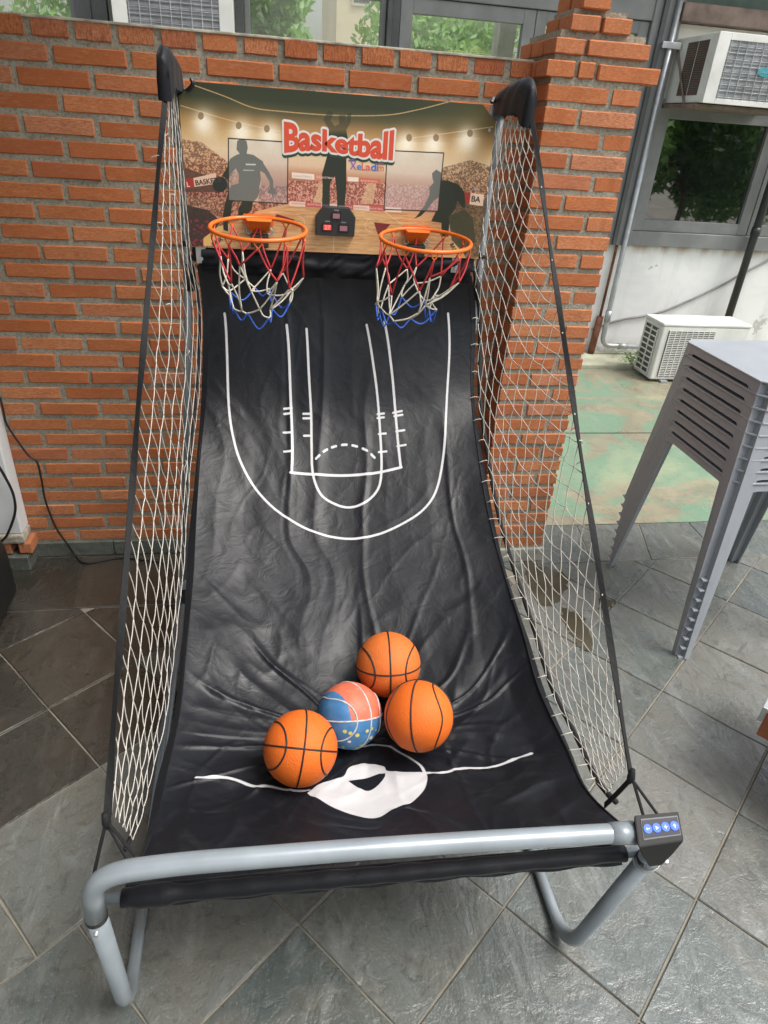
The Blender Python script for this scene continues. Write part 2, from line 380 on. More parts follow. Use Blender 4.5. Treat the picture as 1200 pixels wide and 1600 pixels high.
# cables
M_blk=simple('black_rubber',(.012,.012,.012),.45,var=.1,bump=0)
def cable(name,pts,r,mat,label,cat,n=8): return tag(wput(name,MB().tube(smooth_path(pts,n),r,7),mat,smooth=True),label,cat)
cable("power_cable",[(-1.007,-0.022,0.728),(-1.007,-0.022,0.677),(-1.007,-0.022,0.620),(-0.981,-0.022,0.545),(-0.954,-0.022,0.485),(-0.929,-0.022,0.457),(-0.927,-0.022,0.377),(-0.929,-0.022,0.274),(-0.911,-0.022,0.150),(-0.881,-0.022,0.069),(-0.859,-0.017,0.006),(-0.802,-0.078,0.006),(-0.665,-0.047,0.006),(-0.473,-0.097,0.006)],.0042,M_blk,"thin black power cable running down the bricks to the floor behind the game","cable")
cable("power_cable",[(-1.034,-0.125,0.509),(-1.016,-0.125,0.446),(-1.003,-0.125,0.377),(-1.008,-0.125,0.305),(-1.037,-0.125,0.233),(-1.072,-0.125,0.174),(-1.107,-0.125,0.144)],.0052,M_blk,"black cable looping in front of the white plastered pier at the left edge","cable")

# ------------------------------------------------------------------ building behind
def white_wall():
    M=Mt('weathered_white_paint'); M.coord(False)
    a=M.noise(2.2,6,.65,dist=.8); b=M.noise(9,6,.7,dist=.6); v=M.noise(7,5,.6,stretch=(1,1,.12))
    c=M.mix(M.ramp(a,[(.45,0.),(.7,.45)]),(.78,.78,.77),(.55,.55,.54))
    c=M.mix(M.ramp(v,[(.55,0.),(.75,.35)]),c,(.42,.40,.36))
    geo=M.n('ShaderNodeSeparateXYZ'); M.l(M._c,geo.inputs[0])
    lo=M.n('ShaderNodeMapRange'); lo.inputs[1].default_value=-.28; lo.inputs[2].default_value=-.48; M.l(geo.outputs['Z'],lo.inputs[0])
    mu=M.n('ShaderNodeMath',operation='MULTIPLY'); M.l(lo.outputs[0],mu.inputs[0]); M.l(M.ramp(b,[(.35,.0),(.6,.9)]),mu.inputs[1])
    c=M.mix(mu.outputs[0],c,(.20,.15,.11))
    hi=M.n('ShaderNodeMapRange'); hi.inputs[1].default_value=.40; hi.inputs[2].default_value=.47; M.l(geo.outputs['Z'],hi.inputs[0])
    m2=M.n('ShaderNodeMath',operation='MULTIPLY'); M.l(hi.outputs[0],m2.inputs[0]); M.l(M.ramp(v,[(.4,0.),(.6,.8)]),m2.inputs[1])
    c=M.mix(m2.outputs[0],c,(.40,.22,.13))
    p=M.noise(1.9,5,.7,dist=.3); c=M.mix(M.ramp(p,[(.68,0.),(.69,.8)]),c,(.42,.41,.38))
    M.col(c).set(Roughness=.75); M.bump(b,.25,.006); return M.m
M_white=white_wall()
bld=thing('building','low building with grey metal windows above a weathered white wall across the courtyard','building',(1,3.1,0))
wput('wall',MB().box(-4,7,3.0,3.2,0,.945),M_white,bld)
M_frame=simple('grey_painted_metal',(.20,.205,.205),.5,var=.18,sc=5,bump=.15,bs=40)
M_frdark=simple('dark_grey_metal',(.075,.078,.08),.45,var=.2,sc=6,bump=.1)
M_rust=simple('rusty_beam',(.17,.125,.10),.7,var=.4,sc=9,bump=.4)
box('sill_beam',(-4,7,2.955,3.2,.948,1.06),M_frame,bld,.004)
box('head_beam',(-4,2.72,2.96,3.12,2.44,2.56),M_frame,bld,.004)
box('head_beam',(2.90,7,2.90,3.12,2.45,2.56),M_rust,bld,.004)
box('upper_panel',(2.90,7,2.99,3.02,2.57,3.1),simple('dark_green_panel',(.05,.085,.065),.4),bld,0)
box('upper_panel',(-4,2.72,2.99,3.02,2.57,3.1),M_frdark,bld,0)
box('roof_slab',(-4,7,2.6,4.9,3.11,3.25),M_conc,bld,.01)
box('column',(2.71,2.93,2.948,3.15,.946,3.1),M_frame,bld,.004)
box('column_flange',(2.765,2.80,2.922,2.947,.95,3.1),M_frdark,bld,.002)
M_glass=Mt('window_glass'); M_glass.set(Roughness=.02); gb=M_glass.t
tr=M_glass.n('ShaderNodeBsdfTransparent'); tr.inputs[0].default_value=(.93,.95,.93,1); gl=M_glass.n('ShaderNodeBsdfGlossy'); gl.inputs['Roughness'].default_value=.015
mx=M_glass.n('ShaderNodeMixShader'); mx.inputs[0].default_value=.05; M_glass.l(tr.outputs[0],mx.inputs[1]); M_glass.l(gl.outputs[0],mx.inputs[2])
dfs=M_glass.n('ShaderNodeBsdfTranslucent'); dfs.inputs[0].default_value=(.85,.87,.82,1); mx2=M_glass.n('ShaderNodeMixShader'); mx2.inputs[0].default_value=.14; M_glass.l(mx.outputs[0],mx2.inputs[1]); M_glass.l(dfs.outputs[0],mx2.inputs[2])
M_glass.l(mx2.outputs[0],M_glass.t.nodes['Material Output'].inputs[0]); M_glass=M_glass.m
M_glassd=Mt('reflective_dark_glass'); M_glassd.col((.006,.008,.008)).set(Roughness=.02,Metallic=0.); M_glassd.b.inputs['Specular IOR Level'].default_value=1.0; M_glassd.b.inputs['IOR'].default_value=1.9; M_glassd=M_glassd.m
def window(x0,x1,z0,z1,glass,fw=.045,y=2.975,mat=None,name='window'):
    f=boxes(name,[(x0,x0+fw,y,y+.06,z0,z1),(x1-fw,x1,y,y+.06,z0,z1),(x0+fw+.0005,x1-fw-.0005,y+.001,y+.059,z0,z0+fw),(x0+fw+.0005,x1-fw-.0005,y+.001,y+.059,z1-fw,z1)],mat or M_frame,bld,bevel=.003)
    wput('pane',MB().box(x0+fw-.004,x1-fw+.004,y+.03,y+.035,z0+fw-.004,z1-fw+.004),glass,f)
    return f
window(2.94,3.97,1.063,1.945,M_glassd,.085)
window(3.98,5.0,1.063,1.945,M_glassd,.085)
box('mid_rail',(2.935,7,2.955,3.12,1.948,1.985),M_frame,bld,.003)
box('white_panel',(2.935,4.05,2.985,3.03,1.99,2.445),simple('cream_board',(.66,.64,.55),.6,var=.06),bld,0)
window(4.06,5.0,1.99,2.445,M_glassd,.04)
window(1.86,2.705,1.07,2.435,M_glass,.075); window(.90,1.855,1.07,2.435,M_glass,.085)
window(-.14,.80,1.07,2.435,M_glass,.035); window(-1.0,-.93+.0,1.07,2.435,M_glass,.012)
window(-2.1,-1.20,1.07,2.435,M_glass,.035)
for mb_ in [(-.2,-.145,2.93,3.1,1.06,2.44),(.805,.835,2.92,3.1,1.06,2.44),(.84,.895,2.96,3.1,1.06,2.44),(-1.195,-1.10,2.93,3.1,1.06,2.44),(-1.10,-1.005,2.95,3.08,1.06,2.44)]: boxes('mullion',[mb_],M_frdark,bld,bevel=.003)
# room behind the windows
boxes('room_floor',[(-4,7,3.2,4.9,-.04,.02)],M_conc,bld)
boxes('room_pillar',[(2.05,2.2,4.5,4.7,.02,3.1)],simple('pale_pillar',(.6,.6,.56),.7),bld)
# conduit, pole and cables on the wall
M_galv=simple('galvanised_steel',(.42,.44,.45),.42,.6,var=.15,sc=20,bump=.1)
cond=thing('drain_conduit','galvanised pipe running down the building wall and bending right behind the outdoor unit','pipe',(2.87,2.93,0))
wput('pipe',MB().tube(fillet([(2.872,2.925,2.9),(2.872,2.925,.115),(3.4,2.925,.112)],.09),.021,12),M_galv,cond,smooth=True)
wput('socket',MB().tube([(2.872,2.925,.33),(2.872,2.925,.42)],.027,12),M_galv,cond,smooth=True)
wput('socket',MB().tube([(3.03,2.925,.113),(3.12,2.925,.113)],.027,12),M_galv,cond,smooth=True)
boxes('clamp',[(2.80,2.945,2.899,2.905,2.285,2.325),(2.80,2.806,2.905,2.93,2.285,2.325),(2.94,2.945,2.905,2.955,2.285,2.325)],simple('bright_zinc',(.62,.63,.63),.35,.7),cond,bevel=.002)
tag(wput('rusty_pipe_stub',MB().tube([(2.8,2.95,.03),(2.82,2.96,.36)],.03,10).tube([(2.82,2.965,.35),(2.83,2.967,.95)],.012,8),simple('rust',(.16,.06,.03),.85,var=.5,sc=20,bump=.6),smooth=True),'rust stained pipe stub at the foot of the white wall beside the galvanised pipe','pipe')
cable('wall_cable',[(2.78,2.985,.239),(3.029,2.985,.329),(3.403,2.985,.411),(3.858,2.985,.629),(4.061,2.985,.755),(4.5,2.985,1.0)],.010,simple('grey_cable',(.26,.25,.24),.7),'grey cable crossing the white wall diagonally above the outdoor unit','cable')
tag(wput('black_pipe',MB().tube([(4.0,2.9,.0),(4.0,2.9,2.9)],.032,12).tube([(4.0,2.9,1.08),(4.0,2.9,1.14)],.038,12),simple('black_plastic_pipe',(.02,.021,.024),.4,bump=0),smooth=True),'black upright plastic pipe rising behind the outdoor unit past the window','pipe')
# ------------------------------------------------------------------ window air conditioners
M_acw=simple('aged_white_metal',(.66,.66,.63),.45,var=.13,sc=5,bump=.03); M_acd=simple('grille_dark',(.06,.055,.05),.6); M_brn=simple('brown_louvre',(.17,.11,.085),.6)
M_fin=simple('condenser_fins',(.30,.31,.33),.45,.4,var=.3,sc=12); M_wire=simple('grille_wire',(.55,.56,.56),.4,.5,bump=0)
def window_ac(x0,x1,y0,y1,z0,z1,label,badge=True,side=True):
    t=thing('window_air_conditioner',label,'air conditioner',((x0+x1)/2,(y0+y1)/2,z0))
    mb=MB(); fr=.085
    mb.box(x0,x1,y0+.012,y1,z0,z1)
    wput('casing',mb,M_acw,t,bevel=.006)
    boxes('front_frame',[(x0-.003,x0+fr,y0-.004,y0+.011,z0-.002,z1+.002),(x1-fr,x1+.003,y0-.004,y0+.011,z0-.002,z1+.002),(x0+fr+.001,x1-fr-.001,y0-.003,y0+.011,z0-.002,z0+.03),(x0+fr+.001,x1-fr-.001,y0-.003,y0+.011,z1-.04,z1+.002)],M_acw,t,bevel=.003)
    wput('coil',MB().box(x0+fr,x1-fr,y0+.006,y0+.0115,z0+.03,z1-.04),M_fin,t)
    mb=MB(); z=z0+.045
    while z<z1-.05: mb.box(x0+fr,x1-fr,y0+.001,y0+.0055,z,z+.011); z+=.024
    wput('coil_fins',mb,M_fin,t)
    mb=MB(); z=z0+.04
    while z<z1-.04: mb.tube([(x0+fr,y0-.002,z),(x1-fr,y0-.002,z)],.0017,5); z+=.036
    x=x0+fr+.012
    while x<x1-fr: mb.tube([(x,y0-.005,z0+.032),(x,y0-.005,z1-.042)],.0022,5); x+=.062
    wput('wire_grille',mb,M_wire,t)
    if side:
        ya,yb=y0+.10,y1-.16; mid=(ya+yb)/2
        for a,b in ((ya,mid-.006),(mid+.006,yb)):
            v=wput('side_vent',MB().box(x0-.0015,x0+.002,a,b,z0+.045,z1-.035),M_acd,t)
            mb=MB(); z=z0+.048
            while z<z1-.04: mb.add([(x0-.006,a,z),(x0-.006,b,z),(x0-.002,b,z+.006),(x0-.002,a,z+.006),(x0-.002,a,z-.001),(x0-.002,b,z-.001)],[(0,1,2,3),(0,4,5,1)]); z+=.0135
            wput('louvre',mb,M_brn,v)
        wput('bracket',MB().tube([(x0-.012,y1-.03,z0+.34),(x0-.012,y0+.21,z0-.015)],.008,7),M_rust,t)
        wput('tray',MB().box(x0-.02,x1+.02,y0+.05,y1,z0-.03,z0-.006),M_rust,t,bevel=.003)
    if badge:
        bx=x0+.40; P=[(bx+.062*math.cos(a),.026*math.sin(a)) for a in [i*math.pi/12 for i in range(24)]]; mb=MB()
        n=24; mb.add([(x,y0-.010,(z0+z1)/2-.0+z) for x,z in P]+[(x,y0-.006,(z0+z1)/2+z) for x,z in P],[tuple(range(n)),tuple(range(2*n-1,n-1,-1))]+[(i,n+i,n+(i+1)%n,(i+1)%n) for i in range(n)])
        b=wput('badge',mb,simple('teal_badge',(.05,.30,.36),.25,bump=0,var=.1),t)
        mb=MB(); 
        for k in range(6): xx=bx-.042+k*.016; mb.tube([(xx,y0-.0112,(z0+z1)/2-.008),(xx+.003,y0-.0112,(z0+z1)/2+.009),(xx+.009,y0-.0112,(z0+z1)/2-.004)],.0016,4)
        wput('badge_mark',mb,simple('pale_print',(.7,.8,.8),.4,bump=0),b)
    return t
window_ac(2.955,3.72,2.45,2.98,1.955,2.355,'white window air conditioner on a rusty bracket above the dark window')
window_ac(-.925,-.205,2.70,2.98,1.96,2.42,'white window air conditioner with wire grille seen above the left part of the brick wall',False,False)
# ------------------------------------------------------------------ outdoor unit on the ground
oc=thing('outdoor_unit','white outdoor air conditioning unit standing on the green courtyard floor','air conditioner',(3.42,2.46,0))
X0,X1,Y0,Y1,Z0,Z1=3.035,3.80,2.305,2.60,.02,.478
wput('casing',MB().box(X0,X1,Y0,Y1,Z0,Z1-.02),M_acw,oc,bevel=.018,seg=3)
wput('lid',MB().box(X0-.004,X1+.004,Y0-.004,Y1+.004,Z1-.022,Z1),M_acw,oc,bevel=.008,seg=2)
boxes('foot',[(X0+.09,X0+.15,Y0-.03,Y1+.02,0,.02),(X1-.15,X1-.09,Y0-.03,Y1+.02,0,.02)],M_galv,oc,bevel=.003)
cx,cz_=X0+.26,(Z0+Z1)/2-.01; fan=wput('fan_opening',MB().box(cx-.205,cx+.205,Y0-.003,Y0+.001,cz_-.19,cz_+.185),M_acd,oc)
mb=MB()
z=cz_-.182
while z<cz_+.185: mb.box(cx-.203,cx+.203,Y0-.010,Y0-.0045,z,z+.006); z+=.0145
for k in range(9): mb.box(cx-.2+k*.049,cx-.194+k*.049,Y0-.012,Y0-.0102,cz_-.188,cz_+.183)
wput('fan_grille',mb,M_acw,fan)
sd_=wput('side_vent',MB().box(X0-.002,X0+.001,Y0+.055,Y1-.04,Z0+.03,Z1-.055),M_acd,oc)
mb=MB()
for k in range(10): z=Z0+.028+k*.0428; mb.box(X0-.009,X0-.0025,Y0+.05,Y1-.035,z,z+.010)
for yy in (Y0+.05,(Y0+Y1)/2+.003,Y1-.045): mb.box(X0-.0095,X0-.003,yy-.0,yy+.012,Z0+.028,Z1-.058)
wput('side_grille',mb,M_acw,sd_)
# ------------------------------------------------------------------ stacked plastic tables
M_tab=Mt('grey_plastic'); nn=M_tab.noise(9,4); M_tab.col(M_tab.ramp(nn,[(.3,(.285,.31,.34)),(.7,(.33,.355,.385))])).set(Roughness=.36); M_tab.bump(M_tab.noise(300,2),.05,.001); M_tab=M_tab.m
TW,TD,TH,SP=.60,.50,.72,.065
def leg_mesh(sx,sy):
    """corner leg: an open channel whose mouth faces outwards, closed by a small plate at the foot"""
    mb=MB(); H=TH-.012; n=6; th=.0035
    for k in range(n+1):
        t=k/n; z=H*t; off=SP*(1-t); wd=.046+.034*t; nt_=.025+.004*t
        cx=sx*(TW/2+off*.5-.004); cy_=sy*(TD/2+off*1.2-.004)
        P_=lambda a,b:(cx-sx*a,cy_-sy*b)
        pr=[P_(wd,0),P_(nt_,0),P_(nt_,nt_),P_(0,nt_),P_(0,wd)]
        inn=[P_(wd,th),P_(nt_+th,th),P_(nt_+th,nt_+th),P_(th,nt_+th),P_(th,wd)]
        mb.v+=[(x,y,z) for x,y in pr]+[(x,y,z) for x,y in inn[::-1]]
    for k in range(n):
        for i in range(10): a=k*10+i;b=k*10+(i+1)%10; mb.f.append((a,b,b+10,a+10))
    mb.f.append(tuple(range(10))); mb.f.append(tuple(range(n*10,n*10+10)))
    # foot plate filling the groove
    off=SP; cx=sx*(TW/2+off*.5-.004); cy_=sy*(TD/2+off*1.2-.004)
    q=[(cx-sx*a,cy_-sy*b) for a,b in ((.0246,.0246),(.0246,.004),(.004,.004),(.004,.0246))]
    mb.prism(q,0,.006)
    return mb.mesh('leg')
def chamf(hx,hy,c):
    return [(-hx+c,-hy),(hx-c,-hy),(hx,-hy+c),(hx,hy-c),(hx-c,hy),(-hx+c,hy),(-hx,hy-c),(-hx,-hy+c)]
top_me=MB(); hx,hy=TW/2,TD/2
P8=chamf(hx,hy,.034); n=8
P8i=chamf(hx-.09,hy-.09,.05)
top_me.add([(x,y,TH-.007) for x,y in P8]+[(x,y,TH) for x,y in P8]+[(x,y,TH-.0025) for x,y in P8i],[(i,(i+1)%n,n+(i+1)%n,n+i) for i in range(n)]+[(n+i,n+(i+1)%n,2*n+(i+1)%n,2*n+i) for i in range(n)]+[tuple(range(2*n,3*n)),tuple(range(n-1,-1,-1))])
top_me=top_me.mesh('table_top'); bev(top_me,.0025,2)
def apron_mesh(horizontal,s):
    mb=MB(); L=(TW if horizontal else TD)/2-.03; n=16; o0=(TD if horizontal else TW)/2-.004
    V=[]
    for k in range(n+1):
        x=-L+2*L*k/n; e=min(1,(L-abs(x))/.06); dp=AP+ .03*(1-e)**2     # deeper, curved shoulders at the legs
        for (z,o) in ((TH-.006,o0),(TH-dp,o0+.004),(TH-dp,o0+.0005),(TH-.006,o0-.0035)):
            V.append((x,s*o,z) if horizontal else (s*o,x,z))
    F=[(4*k+i,4*k+(i+1)%4,4*k+4+(i+1)%4,4*k+4+i) for k in range(n) for i in range(4)]+[(3,2,1,0),(4*n,4*n+1,4*n+2,4*n+3)]
    return MB().add(V,F).mesh('apron')
AP=.031
LM={(a,b):leg_mesh(a,b) for a in(-1,1) for b in(-1,1)}; AM=[apron_mesh(True,-1),apron_mesh(True,1),apron_mesh(False,-1),apron_mesh(False,1)]
for m_ in [top_me]+list(LM.values())+AM: m_.materials.append(M_tab)
ordn=['lowest','second lowest','third from the bottom','fourth from the bottom','middle one','fourth from the top','third from the top','second from the top']
for k in range(9):
    lab='grey plastic table on top of the stack, its pale top catching the sky' if k==8 else ('grey plastic table standing on the slate, lowest of the stack of nine' if k==0 else f'grey plastic table nested in the stack of nine, {ordn[k]}')
    t=thing('plastic_table',lab,'table',(1.830+k*.001,-.522+k*.004,k*.0425),'nine grey plastic tables stacked beside the terrace')
    put('table_top',top_me,None,t)
    for m_ in AM: put('apron',m_,None,t)
    for m_ in LM.values(): put('leg',m_,None,t)
# ------------------------------------------------------------------ edge furniture
M_wood=Mt('varnished_wood'); g=M_wood.noise(10,5,.6,stretch=(1,.1,1),dist=1.2); M_wood.col(M_wood.ramp(g,[(.3,(.16,.045,.018)),(.7,(.28,.085,.03))])).set(Roughness=.4); M_wood.bump(g,.1,.002); M_wood=M_wood.m
st=thing('wooden_bench','low varnished wooden bench with grey metal edging at the right edge of the terrace','bench',(1.75,-1.42,0))
def rbx(x0,x1,y0,y1,z0,z1,an=-.86,o=(1.352,-1.395)):
    mb=MB().box(x0,x1,y0,y1,z0,z1); c_,s_=math.cos(an),math.sin(an); mb.v=[(o[0]+x*c_-y*s_,o[1]+x*s_+y*c_,z) for x,y,z in mb.v]; return mb
wput('seat_plank',rbx(.008,.9,.008,.42,.29,.335),M_wood,st,bevel=.005)
wput('edging',rbx(-.006,.007,0,.42,.285,.338),M_galv,st,bevel=.002); wput('side_rail',rbx(.008,.9,-.004,.007,.24,.33),M_wood,st,bevel=.002)
for a,b_ in ((.25,.15),(.8,.15),(.25,.34),(.8,.34)): wput('leg',rbx(a,a+.045,b_,b_+.045,0,.289),M_wood,st,bevel=.003)
bag=thing('loudspeaker','black rounded loudspeaker box standing on the dark slate at the left edge','loudspeaker',(-1.27,-.58,0))
wput('body',MB().box(-1.50,-.985,-.74,-.30,.03,.30),M_blk,bag,bevel=.06,seg=4)
boxes('foot',[(-1.46,-1.42,-.7,-.66,0,.035),(-1.1,-1.06,-.7,-.66,0,.035),(-1.46,-1.42,-.5,-.46,0,.035),(-1.1,-1.06,-.5,-.46,0,.035)],M_blk,bag)
wput('grille',MB().box(-1.40,-1.02,-.768,-.7595,.09,.24),simple('speaker_cloth',(.03,.03,.03),.9,bump=.8,bs=300),bag,bevel=.003)
# ------------------------------------------------------------------ vegetation
def leaf_mat(name,a,b):
    M=Mt(name); M.coord(False); n=M.noise(1.7,4); M.col(M.ramp(n,[(.35,a),(.65,b)])).set(Roughness=.5); M.b.inputs['Transmission Weight'].default_value=0
    tl=M.n('ShaderNodeBsdfTranslucent'); tl.inputs[0].default_value=(b[0]*1.5,b[1]*1.6,b[2],1); mx=M.n('ShaderNodeMixShader'); mx.inputs[0].default_value=.35
    M.l(M.b.outputs[0],mx.inputs[1]); M.l(tl.outputs[0],mx.inputs[2]); M.l(mx.outputs[0],M.t.nodes['Material Output'].inputs[0]); return M.m
ML=[leaf_mat('leaf_green',(.17,.30,.11),(.30,.46,.19)),leaf_mat('leaf_dark',(.025,.07,.02),(.06,.12,.03)),leaf_mat('leaf_yellow',(.30,.38,.13),(.46,.50,.20))]
def leaves(cs,rad,n,size,seed):
    rs=np.random.RandomState(seed); cs=np.array(cs); i=rs.randint(0,len(cs),n); d=rs.normal(size=(n,3)); d/=np.linalg.norm(d,axis=1)[:,None]
    p=cs[i]+d*(rad*rs.uniform(.45,1.05,n)**.6)[:,None]
    a=rs.normal(size=(n,3)); a/=np.linalg.norm(a,axis=1)[:,None]; b=np.cross(a,rs.normal(size=(n,3))); b/=np.linalg.norm(b,axis=1)[:,None]
    s=size*rs.uniform(.6,1.3,n)[:,None]
    V=np.stack([p-a*s,p+b*s*.38,p+a*s,p-b*s*.38],1).reshape(-1,3)
    me=bpy.data.meshes.new('leaves'); me.from_pydata(V.tolist(),[],(np.arange(4*n).reshape(n,4)).tolist()); return me
def tree(x,y,h,r,label,cat='tree',m=0,n=5000,size=.12,seed=1,group=None,name='leafy_tree'):
    t=thing(name,label,cat,(x,y,0),group); rnd=random.Random(seed)
    mb=MB().tube(smooth_path([(0,0,-.05),(.05,.02,h*.3),(-.03,.05,h*.6),(0,0,h*.85)],4),[.13*h/5*(1-.045*i) for i in range(13)],8)
    cs=[]
    for k in range(9):
        a=rnd.uniform(0,6.28); q=(math.cos(a)*r*rnd.uniform(.3,.95),math.sin(a)*r*rnd.uniform(.3,.95),h*rnd.uniform(.45,1))
        mb.tube([(0,0,h*.35+.03*k),(q[0]*.5,q[1]*.5,(q[2]+h*.4)/2),q],[.05,.035,.015],6); cs.append(q)
    cs.append((0,0,h))
    put('trunk',mb,M_rust,t); put('crown',leaves(cs,r*.55,n,size,seed),ML[m],t); return t
tree(-1.7,8.5,3.4,1.4,'green leafy tree behind the building, seen through the leftmost window','tree',0,9000,.085,2)
tree(.25,9.0,3.2,.75,'green leafy tree behind the building, left of the beige tower block in the window','tree',0,9000,.085,3)
tree(-.6,7.5,2.6,.9,'small bushy tree behind the building, next to the left window air conditioner','tree',1,6000,.07,4)
def palm(x,y,h,label,seed):
    t=thing('palm',label,'palm tree',(x,y,0)); rnd=random.Random(seed)
    put('trunk',MB().tube([(0,0,-.05),(.03,0,h*.5),(0,.02,h)],[.07,.055,.05],8),M_rust,t)
    for k in range(13):
        a=k*6.283/13+rnd.uniform(-.2,.2); L=rnd.uniform(.8,1.2); el=rnd.uniform(.3,1.1); pts=[]
        for q in range(9):
            s=q/8*L; pts.append(Vector((math.cos(a)*s*math.cos(el*(1-s*.8)),math.sin(a)*s*math.cos(el*(1-s*.8)),h+s*math.sin(el)*1.0-s*s*.75)))
        mb=MB().tube(pts,[.012*(1-q/10) for q in range(9)],4)
        for q in range(1,9):
            for r_ in range(2):
                p=pts[q-1].lerp(pts[q],r_/2); d=(pts[q]-pts[q-1]).normalized(); sdv=d.cross(Vector((0,0,1))).normalized()
                for sg in(-1,1):
                    e=p+(sdv*sg*.8+d*.5+Vector((0,0,-.25)))*.26*(1-.5*q/9); mb.add([p,p+d*.022,e],[(0,1,2)])
        put('frond',mb,ML[2],t)
palm(2.9,8.6,2.35,'palm with yellow green fronds left of the pale pillar, seen through the window','1')
palm(4.2,9.2,2.4,'palm with yellow green fronds right of the pale pillar, seen through the window','2')
palm(3.6,10.6,2.6,'palm standing furthest back beyond the window, between two nearer palms','3')
tree(5.4,10,3.3,1.3,'yellow green bush behind the brick pier, seen through the last window','bush',2,7000,.08,7)
tree(3.6,13,3.6,2.0,'wide green tree far behind the palms, seen through the window','tree',0,9000,.11,8)
tb=thing('tower_block','beige apartment block with small square windows far behind the trees','building',(4.2,22,0))
M_bg=simple('beige_render',(.74,.64,.48),.8,var=.08,sc=1)
wput('wall',MB().box(1.9,6.2,20,26,-.05,14),M_bg,tb)
for zz in range(1,6):
    for xx in range(4):
        f=boxes('window',[(2.3+xx*.95,2.85+xx*.95,19.96,20.0,zz*2.1+.2,zz*2.1+1.2)],simple('window_surround',(.7,.66,.56),.8) if 'window_surround' not in bpy.data.materials else bpy.data.materials['window_surround'],tb)
        wput('pane',MB().box(2.36+xx*.95,2.79+xx*.95,19.945,19.955,zz*2.1+.27,zz*2.1+1.13),M_glassd,f)
# garden behind the camera, mirrored in the panes and in the nylon
for i,(x,y,h,r) in enumerate([(4.2,-6.6,2.6,1.5),(6.4,-5.6,1.9,1.3),(8.2,-5.2,2.3,1.4),(10.2,-5.6,2.0,1.4),(12.2,-6.2,3.2,1.8)]):
    tree(x,y,h,r,['tall round tree behind the photographer, furthest left of the garden row','low bush behind the photographer, beside the tall left tree','medium bush in the middle of the garden row behind the photographer','low bush right of the middle of the garden row behind the photographer','tall tree at the right end of the garden row behind the photographer'][i],'tree' if h>2.8 else 'bush',[1,0,1,0,1][i],5000,.11,20+i)
# fern at the foot of the wall
fr=thing('fern','small bright green fern growing at the foot of the white wall','fern',(3.05,2.66,.02))
for k in range(22):
    a=random.uniform(-.4,3.6); L=random.uniform(.12,.26); pts=[Vector((math.cos(a)*L*q/5,-abs(math.sin(a))*L*q/5*.8,.13*math.sin(q/5*2.4)*L/.2)) for q in range(6)]
    mb=MB().tube(pts,.0018,4)
    for q in range(1,6):
        for sg in(-1,1):
            d=(pts[q]-pts[q-1]).normalized(); e=d.cross(Vector((0,0,1))).normalized()*sg*.028*(1.2-q/6); mb.add([pts[q],pts[q]+d*.012,pts[q]+e+d*.01],[(0,1,2)])
    put('frond',mb,ML[0],fr)
# ================================================================== THE BASKETBALL GAME
GX,GY=.17,-1.1
game=thing('basketball_game','grey tube framed two hoop basketball arcade game with black fabric ramp and white side nets','arcade game',(GX,GY,0))
M_tube=simple('silver_grey_paint',(.25,.285,.31),.27,.15,var=.12,sc=9,bump=.06,bs=45); 
M_plas=simple('black_plastic',(.018,.018,.018),.35,var=.1,bump=.05)
def nylon_base(name,mask=None,rough=.36):
    M=Mt(name); M.coord(False)
    n=M.noise(3,5); c=M.ramp(n,[(.3,(.0045,.0052,.0075)),(.7,(.0075,.0085,.012))])
    d=M.noise(7,6,.7,dist=1); c=M.mix(M.ramp(d,[(.56,0.),(.8,.4)]),c,(.045,.043,.042)); d2=M.noise(90,4,.75); c=M.mix(M.ramp(d2,[(.64,0.),(.78,.35)]),c,(.10,.10,.10))
    rg=M.ramp(M.noise(5,4),[(.3,rough-.05),(.7,rough+.08)])
    if mask:
        uv=M.n('ShaderNodeUVMap'); im=M.n('ShaderNodeTexImage'); im.image=mask; im.extension='EXTEND'; M.l(uv.outputs[0],im.inputs[0])
        c=M.mix(im.outputs[0],c,M.mix(M.ramp(d,[(.5,0.),(.75,.3)]),(.50,.50,.51),(.32,.29,.25)))
    M.col(c); M.set(Roughness=rg); M.b.inputs['Specular IOR Level'].default_value=.24
    M.b.inputs['Sheen Weight'].default_value=.04; M.b.inputs['Sheen Roughness'].default_value=.5
    M.bump(M.noise(17,5,.55,dist=1.0),.30,.006); M.bump(M.noise(60,3,.6,dist=.8),.06,.002)
    return M.m
M_nyl=nylon_base('black_nylon',None,.5); M_cord=simple('black_strap',(.003,.003,.0035),.8,var=.2,sc=60,bump=.4,bs=300)
